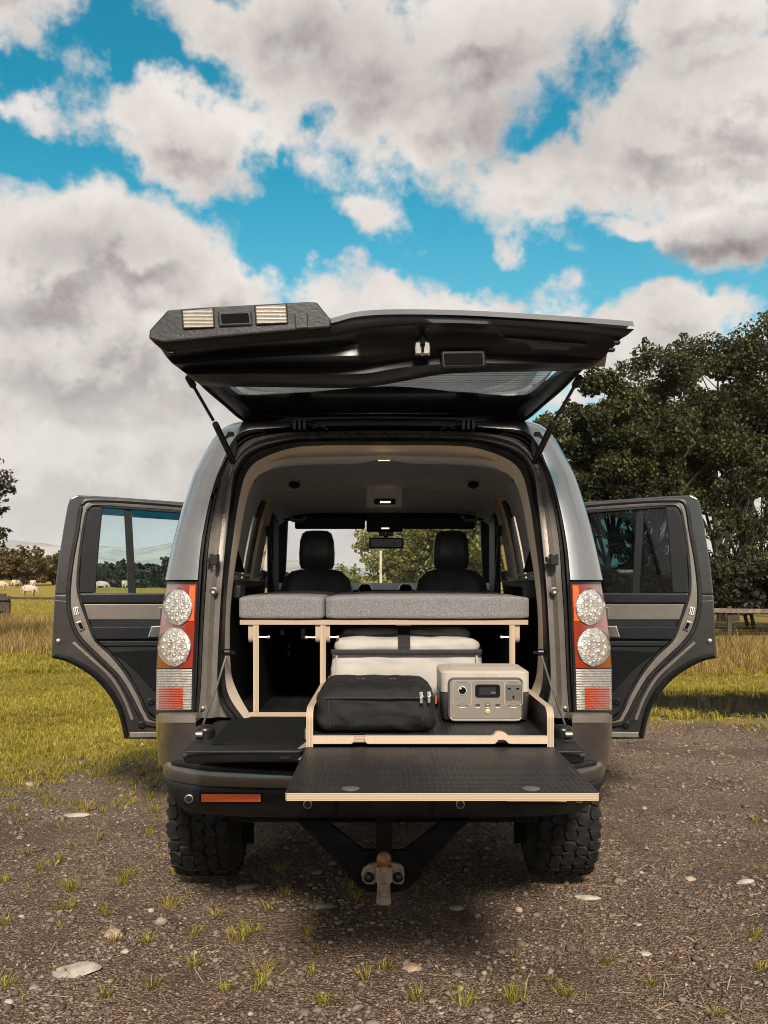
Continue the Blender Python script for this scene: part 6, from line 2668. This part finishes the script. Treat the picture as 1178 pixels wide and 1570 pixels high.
def drawer():
    zB = .900          # underside of the deck film
    D_ = empty('sliding_drawer', (.15, 3.5, zB - .02), 'pulled-out plywood drawer holding the bags, with a folding table flap', 'drawer')
    x0, x1 = -.256, .560
    yF, yB = 3.12, 4.75
    # base with a front edge; scalloped notches cut for the fingers
    zf = CAMH - (1129 - CYH) * yF / FPX
    board('base', [(x0 + .0225, yF + .019, zf), (x1 - .0225, yF + .019, zf), (x1 - .0225, yB, zf), (x0 + .0225, yB, zf)], (0, 0, -.0235), D_, bev=.002)
    # raised thumb lip and recess at the two flap hinges
    # front edge strips: a gap with rounded ends on the left, a raised hump on the right
    def fz(y):
        return CAMH - (y - CYH) * yF / FPX
    xl, xr = x0 + .0225, x1 - .0225
    ga, gb = P(543, 1134, yF).x, P(560, 1134, yF).x
    sl = rounded([(xl, yF - .006, fz(1128)), (xl, yF - .006, fz(1140)), (ga, yF - .006, fz(1140)), (ga, yF - .006, fz(1128.5))], {2: .014}, 5)
    board('front_edge_strip', sl, (0, .024, 0), D_, M['ply'])
    px = [560, 752, 757, 760, 764, 771, 775, 780, 788]
    up_ = [1128, 1128.5, 1127, 1122.5, 1121.5, 1122, 1124, 1128, 1128.5]
    lo_ = [1140, 1140, 1140, 1139, 1134, 1133.5, 1134.5, 1139.5, 1140]
    top_ = [(P(a, 1134, yF).x, yF - .006, fz(b)) for a, b in zip(px, up_)] + [(xr, yF - .006, fz(1128.5))]
    bot_ = [(P(a, 1134, yF).x, yF - .006, fz(b)) for a, b in zip(px, lo_)] + [(xr, yF - .006, fz(1140))]
    board('front_edge_strip', rounded(top_ + bot_[::-1], {len(top_) + len(bot_) - 1: .014}, 5), (0, .024, 0), D_, M['ply'])
    zs = 1.022
    for xa, xb in ((x0, x0 + .0222), (x1 - .0222, x1)):
        out = [(xa, yF - .004, .845), (xa, yF - .004, zs - .018), (xa, yF + .03, zs), (xa, yB, zs), (xa, yB, .845)]
        board('side_panel', rounded(out, {1: .02, 2: .02}), (xb - xa, 0, 0), D_)
    board('back_panel', [(x0 + .023, yB - .02, zf + .001), (x1 - .023, yB - .02, zf + .001), (x1 - .023, yB - .02, zs), (x0 + .023, yB - .02, zs)], (0, .018, 0), D_)
    # steel slides
    for x in (x0 - .012, x1 + .003):
        mb = MB()
        mb.box(x, x + .009, 3.20, 4.9, .905, .94)
        mb.build('slide_rail', M['steel'], D_)
    mb = MB()
    for z in (.905, .868):
        mb.prism([Vector((x0 - .003, 3.16, z)), Vector((x0 - .030, 3.16, z - .022)), Vector((x0 - .030, 3.16, z - .026)), Vector((x0 - .003, 3.16, z - .019))], (0, .006, 0))
    mb.build('slide_catch', M['zip'], D_)
    # folding flap
    yf = 2.45
    zt = .8955
    out = [(x0 - .001, yF - .010, zt), (x1, yF - .010, zt), (x1, yf + .012, zt), (x1 - .004, yf, zt), (x0 + .003, yf, zt), (x0 - .001, yf + .012, zt)]
    fl = board('table_flap', out, (0, 0, -.0205), D_, bev=.0012)
    for x, y in ((538, 1209.5), (814.5, 1209.5)):
        Y = FPX * (CAMH - zt) / (y - CYH)
        c = Vector(((x - CX) * Y / FPX, Y, zt))
        mb = MB()
        mb.lathe([(.0235, -.001), (.0235, .0015), (.0215, .0025), (.004, .0022)], c, (0, 0, 1), 28)
        mb.build('finger_plug', M['alu'], fl)
    mb = MB()
    mb.tube([Vector((x0 + .02, yF - .006, zt - .008)), Vector((x1 - .02, yF - .006, zt - .008))], .006, 10)
    mb.build('flap_hinge', M['steel'], fl)


drawer()


def soft_box(name, x0, x1, y0, y1, z0, z1, mat, r=.03, seed=0, wob=.006, crease=.5, bulge=.01, parent=None, taper=0.0, cuts=15):
    """soft luggage: rounded box with sag and creases"""
    bm = bmesh.new()
    bmesh.ops.create_cube(bm, size=1.0)
    bmesh.ops.subdivide_edges(bm, edges=bm.edges, cuts=cuts, use_grid_fill=True)
    W = Vector((x1 - x0, y1 - y0, z1 - z0))
    C = Vector(((x0 + x1) / 2, (y0 + y1) / 2, (z0 + z1) / 2))
    h = W / 2
    for v in bm.verts:
        c = Vector((v.co.x * W.x, v.co.y * W.y, v.co.z * W.z))
        for i in range(3):
            f = c[i] / h[i]
            c[i] = h[i] * math.copysign(abs(f) ** .75, f)
        core = Vector([max(-h[i] + r, min(h[i] - r, c[i])) for i in range(3)])
        d = c - core
        if sum(abs(q) > 1e-6 for q in d) > 1:
            c = core + d.normalized() * min(d.length, r)
        n = d.normalized() if d.length > 1e-6 else Vector((0, 0, 0))
        fx, fy, fz = c.x / h.x, c.y / h.y, c.z / h.z
        if abs(fz) < .95:
            c += Vector((n.x, n.y, 0)) * bulge * (1 - fz * fz)
        if fz > .6:
            c.z += bulge * (1 - fx * fx) * (1 - fy * fy)
        w = mnoise.fractal(Vector((c.x * 11 + seed, c.y * 11, c.z * 15)), 1.0, 2.0, 3)
        fold = 1 - abs(mnoise.noise(Vector((c.x * 9 + seed * 2, c.y * 7, c.z * 22 + c.x * 8)))) * 2
        if fz > -.9:
            c += n * (w * wob + fold * fold * fold * wob * crease)
        if taper:
            k = 1 - taper * (fz * .5 + .5)
            c.x *= k
            c.y *= k
        v.co = c + C
    V = [v.co.copy() for v in bm.verts]
    F = [tuple(v.index for v in f.verts) for f in bm.faces]
    bm.free()
    o = obj(name, V, F, mat, parent, True, angle=85)
    subsurf(o, 1)
    return o


DECK = CAMH - (1129 - CYH) * 3.12 / FPX + .001


def black_bag():
    x0, x1 = P(487, 1100, 3.19).x, P(664, 1100, 3.19).x
    y0, y1 = 3.17, 3.58
    z1 = CAMH - (1054 - CYH) * 3.2 / FPX
    o = soft_box('storage_bag', x0, x1, y0, y1, DECK, z1, M['bag_black'], .036, 3, .006, 1.1, .012, None, .05, 21)
    tag(o, 'soft black zipped storage bag at the front left of the drawer', 'bag')
    zm = z1 - .024
    # lid seam, vertical seam, zip and pulls
    mb = MB()
    mb.tube([Vector((x0 + .03, y0 - .006, zm - .008)), Vector((x0 + .1, y0 - .011, zm - .006)), Vector((0, y0 - .013, zm - .006)), Vector((x1 - .03, y0 - .010, zm - .006)), Vector((x1 - .004, y0 + .03, zm - .004)), Vector((x1 + .001, y0 + .2, zm)), Vector((x1 - .004, y1 - .04, zm))], .004, 8)
    mb.build('lid_piping', M['webbing'], o)
    mb = MB()
    mb.tube([Vector((x0 + .042, y0 - .006, DECK + .02)), Vector((x0 + .040, y0 - .013, DECK + .07)), Vector((x0 + .040, y0 - .010, zm - .012))], .0028, 6)
    mb.build('side_seam', M['webbing'], o)
    mb = MB()
    mb.tube([Vector((x1 - .035, y0 - .008, DECK + .045)), Vector((x1 - .030, y0 - .014, DECK + .09)), Vector((x1 - .034, y0 - .012, zm - .012))], .0042, 6)
    mb.build('zip_track', M['webbing'], o)
    for (px, py) in ((646, 1067), (658, 1066)):
        c = P(px, py, y0 - .018)
        mb = MB()
        mb.box(c.x - .006, c.x + .006, c.y - .004, c.y + .004, c.z - .004, c.z + .012)
        mb.box(c.x - .0045, c.x + .0045, c.y - .006, c.y - .002, c.z - .024, c.z - .003)
        mb.tube([c + Vector((0, -.005, .006)), c + Vector((.006, -.008, -.002)), c + Vector((0, -.006, -.008))], .0022, 6)
        mb.build('zip_pull', M['zip'], o, bev=.0015)
    c = P(668.5, 1072, y0 + .03)
    mb = MB()
    mb.box(c.x - .003, c.x + .003, c.y - .01, c.y + .01, c.z - .015, c.z + .013)
    mb.build('red_tab', pmat('red_tab', (.42, .045, .02), .6), o, bev=.001)
    # pale lettering on the lid (out of legible range in the photograph)
    mb = MB()
    for i in range(9):
        x = P(548 + i * 7.0, 1041, 3.4).x
        mb.box(x, x + .008 + .004 * (i % 2), 3.370, 3.380, z1 + .0100, z1 + .0112)
    tag(mb.build('lid_lettering', pmat('dull_print', (.16, .15, .14), .6), o), kind='stuff')


black_bag()


def beige_bag():
    Y0 = 3.86
    x0, x1 = P(509, 1010, Y0).x, P(738, 1010, Y0).x
    z1 = CAMH - (999 - CYH) * Y0 / FPX
    o = soft_box('cool_bag', x0, x1, Y0, 4.42, DECK, z1, M['bag_beige'], .03, 8, .006, 1.0, .010, None, .02, 17)
    tag(o, 'cream canvas cool bag with a black strap, behind the black bag', 'bag')
    # lid: softer, slightly smaller, with a step in it
    lid = soft_box('lid', x0 + .012, x1 - .012, Y0 + .02, 4.42, z1 - .01, z1 + .052, M['bag_beige'], .025, 4, .008, 1.3, .012, o, .05, 13)
    lid2 = soft_box('lid_flap', x0 + .035, x1 - .035, Y0 + .16, 4.40, z1 + .035, z1 + .082, M['bag_beige'], .02, 6, .007, 1.4, .012, o, .05, 13)
    # zip band round the rim
    mb = MB()
    pts = [(x0 - .006, Y0 + .45), (x0 - .008, Y0 + .05), (x0 + .02, Y0 - .010), (x0 + .1, Y0 - .016), ((x0 + x1) / 2, Y0 - .018), (x1 - .1, Y0 - .016), (x1 - .02, Y0 - .010), (x1 + .008, Y0 + .05), (x1 + .006, Y0 + .45)]
    sp_ = spline([(p[0], p[1]) for p in pts], 50)
    rows = [[Vector((x, y, z)) for x, y in sp_] for z in (z1 - .012, z1 - .006, z1 + .004, z1 + .010)]
    rows[1] = [p + Vector((0, -.004, 0)) for p in rows[1]]
    rows[2] = [p + Vector((0, -.004, 0)) for p in rows[2]]
    mb.loft(rows)
    mb.build('zip_band', M['webbing'], o)
    for x in (x0 + .02, x1 - .02):
        mb = MB()
        mb.tube([Vector((x, Y0 - .012, z1 - .015)), Vector((x, Y0 - .014, z1 - .06)), Vector((x, Y0 - .010, DECK + .03))], .004, 6)
        mb.build('corner_piping', M['bag_beige'], o)
    # strap and its buckle over the lid
    xm = P(620, 980, Y0).x
    mb = MB()
    top = [(Y0 - .012, z1 + .012), (Y0 + .03, z1 + .052), (Y0 + .10, z1 + .066), (Y0 + .18, z1 + .094), (Y0 + .30, z1 + .104), (Y0 + .42, z1 + .10)]
    rows = [[Vector((xm - .025, y, z)), Vector((xm + .025, y, z)), Vector((xm + .025, y, z + .005)), Vector((xm - .025, y, z + .005))] for y, z in top]
    mb.loft(rows, True)
    mb.build('strap', M['webbing'], o)
    mb = MB()
    mb.box(xm - .034, xm - .026, Y0 + .2, Y0 + .22, z1 + .09, z1 + .112)
    mb.box(xm - .034, xm + .034, Y0 + .17, Y0 + .18, z1 + .094, z1 + .104)
    mb.build('buckle', M['steel'], o, bev=.002)


beige_bag()


def rrect(cx, cz, w, h, r, Y, seg=5):
    pts = []
    for (sx, sz, a0) in ((1, 1, 0), (-1, 1, 90), (-1, -1, 180), (1, -1, 270)):
        for k in range(seg + 1):
            a = R(a0 + 90 * k / seg)
            pts.append(Vector((cx + sx * (w / 2 - r) + r * math.cos(a), Y, cz + sz * (h / 2 - r) + r * math.sin(a))))
    return pts


def text_obj(name, s, size, loc, mat, parent, rot=(R(90), 0, 0), depth=.0004, bold=0.0):
    cu = bpy.data.curves.new(name, 'FONT')
    cu.body = s
    cu.size = size
    cu.extrude = depth
    cu.align_x = 'CENTER'
    cu.align_y = 'CENTER'
    cu.space_character = 1.15
    cu.offset = bold
    tmp = bpy.data.objects.new(name, cu)
    COL.objects.link(tmp)
    dg = bpy.context.evaluated_depsgraph_get()
    me = bpy.data.meshes.new_from_object(tmp.evaluated_get(dg))
    bpy.data.objects.remove(tmp)
    me.materials.clear()
    me.materials.append(mat)
    o = bpy.data.objects.new(name, me)
    COL.objects.link(o)
    o.location = loc
    o.rotation_euler = rot
    setparent(o, parent)
    return o


def power_station():
    Yf = 3.40
    k = Yf / FPX
    xa, xb = P(676, 1070, Yf).x, P(813, 1070, Yf).x
    w = xb - xa
    cx = (xa + xb) / 2
    z0 = DECK
    zt = CAMH - (1030 - CYH) * Yf / FPX
    zm = CAMH - (1063 - CYH) * Yf / FPX
    yb = Yf + .30

    def shell(nm, za, zb_, inset_top, mat, par, drop=0.0, inset_bot=0.0, r=.03):
        rows = []
        for t, ins in ((0, inset_bot + .004), (.04, inset_bot), (1 - .10, 0), (1 - .03, inset_top * .35), (1, inset_top)):
            z = lerp(za, zb_, t)
            r_ = []
            for (sx, sy, a0) in ((1, 1, 0), (-1, 1, 90), (-1, -1, 180), (1, -1, 270)):
                for q in range(6):
                    a = R(a0 + 18 * q)
                    r_.append(Vector((cx + sx * (w / 2 - r - ins) + r * math.cos(a), (Yf + yb) / 2 + sy * ((yb - Yf) / 2 - r - ins) + r * math.sin(a), z)))
            rows.append(r_)
        mb = MB()
        mb.loft(rows, True)
        n = len(rows[0])
        mb.add(rows[-1], [tuple(range(n))])
        mb.add(rows[0], [tuple(range(n))[::-1]])
        return mb.build(nm, mat, par, angle=50)
    base = shell('power_station', z0 + .008, zm, 0, M['ps_dark'], None, 0, .006)
    tag(base, 'beige and grey portable power station at the front right of the drawer', 'power station')
    for dx in (-.11, .11):
        mb = MB()
        mb.box(cx + dx - .02, cx + dx + .02, Yf + .04, Yf + .26, z0, z0 + .010)
        mb.build('foot', M['ps_dark'], base, bev=.003)
    top = shell('upper_shell', zm + .0006, zt + .004, .022, M['ps_light'], base, r=.032)
    # carrying recess in the top
    mb = MB()
    pr_ = rrect(cx, (Yf + yb) / 2 + .02, w * .74, .17, .03, 0)
    mb.prism([Vector((p.x, p.z, zt + .0035)) for p in pr_], (0, 0, .0022))
    mb.build('top_panel', M['ps_light'], base, bev=.002)
    # front panel: dark recess ring, mid-grey face
    zc = CAMH - (1071.5 - CYH) * k
    W1, H1 = 116 * k, 66 * k
    mb = MB()
    mb.prism(rrect(cx, zc, W1, H1, .022, Yf - .004), (0, .03, 0))
    ringp = mb.build('front_bezel', M['ps_dark'], base, smooth=False, bev=.003)
    mb = MB()
    mb.prism(rrect(cx, zc - .001, W1 - .014, H1 - .014, .016, Yf - .0065), (0, .03, 0))
    mb.build('front_face', M['ps_mid'], base, smooth=False, bev=.002)
    # paler lower lip of the bezel
    mb = MB()
    p_ = [Vector((cx - W1 * .47, Yf - .008, zc - H1 * .42)), Vector((cx - W1 * .44, Yf - .010, zc - H1 * .475)), Vector((cx - W1 * .40, Yf - .010, zc - H1 * .485)), Vector((cx + W1 * .40, Yf - .010, zc - H1 * .485)), Vector((cx + W1 * .44, Yf - .010, zc - H1 * .475)), Vector((cx + W1 * .47, Yf - .008, zc - H1 * .42))]
    mb.tube(p_, .0042, 8)
    mb.build('front_lip', M['ps_mid'], base)
    Yq = Yf - .0072
    F = lambda x, y: (P(x, y, Yf).x, P(x, y, Yf).z)

    def plate(nm, x, y, w_, h_, r, th, mat, Y=Yq):
        X, Z = F(x, y)
        mb = MB()
        mb.prism(rrect(X, Z, w_ * k, h_ * k, r * k, Y - th), (0, th + .002, 0))
        return mb.build(nm, mat, base, smooth=False)

    def outline(nm, x, y, w_, h_, r, mat):
        X, Z = F(x, y)
        pts = rrect(X, Z, w_ * k, h_ * k, r * k, Yq - .0002)
        mb = MB()
        mb.tube(pts + [pts[0]], .0008, 6, False)
        return mb.build(nm, mat, base)
    outline('outlet_outline', 708.5, 1063, 28, 35, 4, M['ps_line'])
    outline('outlet_outline', 787, 1063, 28, 35, 4, M['ps_line'])
    sc = plate('display', 747.5, 1059, 38, 20, 4, .0012, M['screen'])
    plate('display_area', 747.5, 1059, 26, 11, 1, .0016, pmat('display_glass', (.022, .024, .027), .15))
    plate('display_digits', 756, 1061.5, 7, 2.2, .3, .0019, pmat('display_digits', (.12, .12, .12), .4))
    # 12 V socket
    X, Z = F(709, 1058.5)
    mb = MB()
    mb.lathe([(6.6 * k, -.001), (6.6 * k, .0022), (5.6 * k, .003), (5.4 * k, .0005)], (X, Yq, Z), (0, -1, 0), 24)
    mb.build('car_socket', M['ps_line'], base)
    mb = MB()
    mb.lathe([(5.6 * k, -.001), (5.5 * k, .0018), (1 * k, .0014)], (X, Yq, Z), (0, -1, 0), 20)
    mb.build('socket_bore', M['black'], base)
    mb = MB()
    mb.lathe([(1.5 * k, 0), (1.5 * k, .004), (.4 * k, .005)], (X - 2.6 * k, Yq, Z + 2.6 * k), (0, -1, 0), 10)
    mb.build('socket_contact', M['chrome'], base)
    # three-pin mains socket
    plate('mains_socket', 787, 1061, 23, 23.5, 1.5, .0016, pmat('socket_face', (.105, .095, .083), .5))
    for (x, y, w_, h_) in ((780.5, 1055.5, 4.6, 2.6), (793.5, 1055.5, 4.6, 2.6), (787, 1068.5, 2.8, 4.8)):
        plate('pin_slot', x, y, w_, h_, .4, .0021, M['black'])
    # usb ports, buttons, power key
    for (x, w_) in ((709, 8.5), (787, 8.5)):
        plate('outlet_button', x, 1080, w_, 3.6, 1.7, .0018, M['ps_mid'])
        outline('button_outline', x, 1080, w_, 3.6, 1.7, M['ps_dark'])
    for (x, w_) in ((732.5, 7), (763, 7)):
        plate('usb_port', x, 1080.3, w_, 3.2, .4, .0014, M['ps_dark'])
    plate('usb_port', 747.8, 1080.2, 8, 3.8, 1.8, .0014, M['ps_dark'])
    plate('usb_tongue', 747.8, 1080.2, 5, 1.2, .5, .0018, M['ps_line'])
    for x, w_ in ((709, 9), (732.5, 6), (747.8, 4.5), (763, 6), (787, 9)):
        plate('port_caption', x, 1084.6, w_, .9, .2, .0005, M['white'])
    X, Z = F(747.8, 1090.5)
    mb = MB()
    mb.lathe([(4.0 * k, -.001), (4.0 * k, .002), (3.2 * k, .003), (.4 * k, .003)], (X, Yq, Z), (0, -1, 0), 20)
    mb.build('power_key', pmat('gold_key', (.62, .46, .26), .35, .3), base)
    X, Z = F(747, 1036.8)
    t = text_obj('maker_name', 'ECOFLOW', .0145, (X, Yf + .0003, Z), pmat('shell_print', (.30, .26, .21), .5), base)


power_station()


# ------------------------------------------------------------------ haze between the car and the far hills
def haze():
    m, T, out = new_mat('thin_air')
    v = T.n('ShaderNodeVolumePrincipled')
    v.inputs['Color'].default_value = (.92, .93, .95, 1)
    v.inputs['Density'].default_value = .00014
    v.inputs['Anisotropy'].default_value = .2
    T.link(v.outputs[0], out.inputs['Volume'])
    mb = MB()
    mb.box(-2300, 2300, -2300, 2300, -9, 120)
    o = mb.build('haze', m, None, smooth=False)
    tag(o, 'thin pale haze over the far fields and hills', 'haze', kind='stuff')


haze()
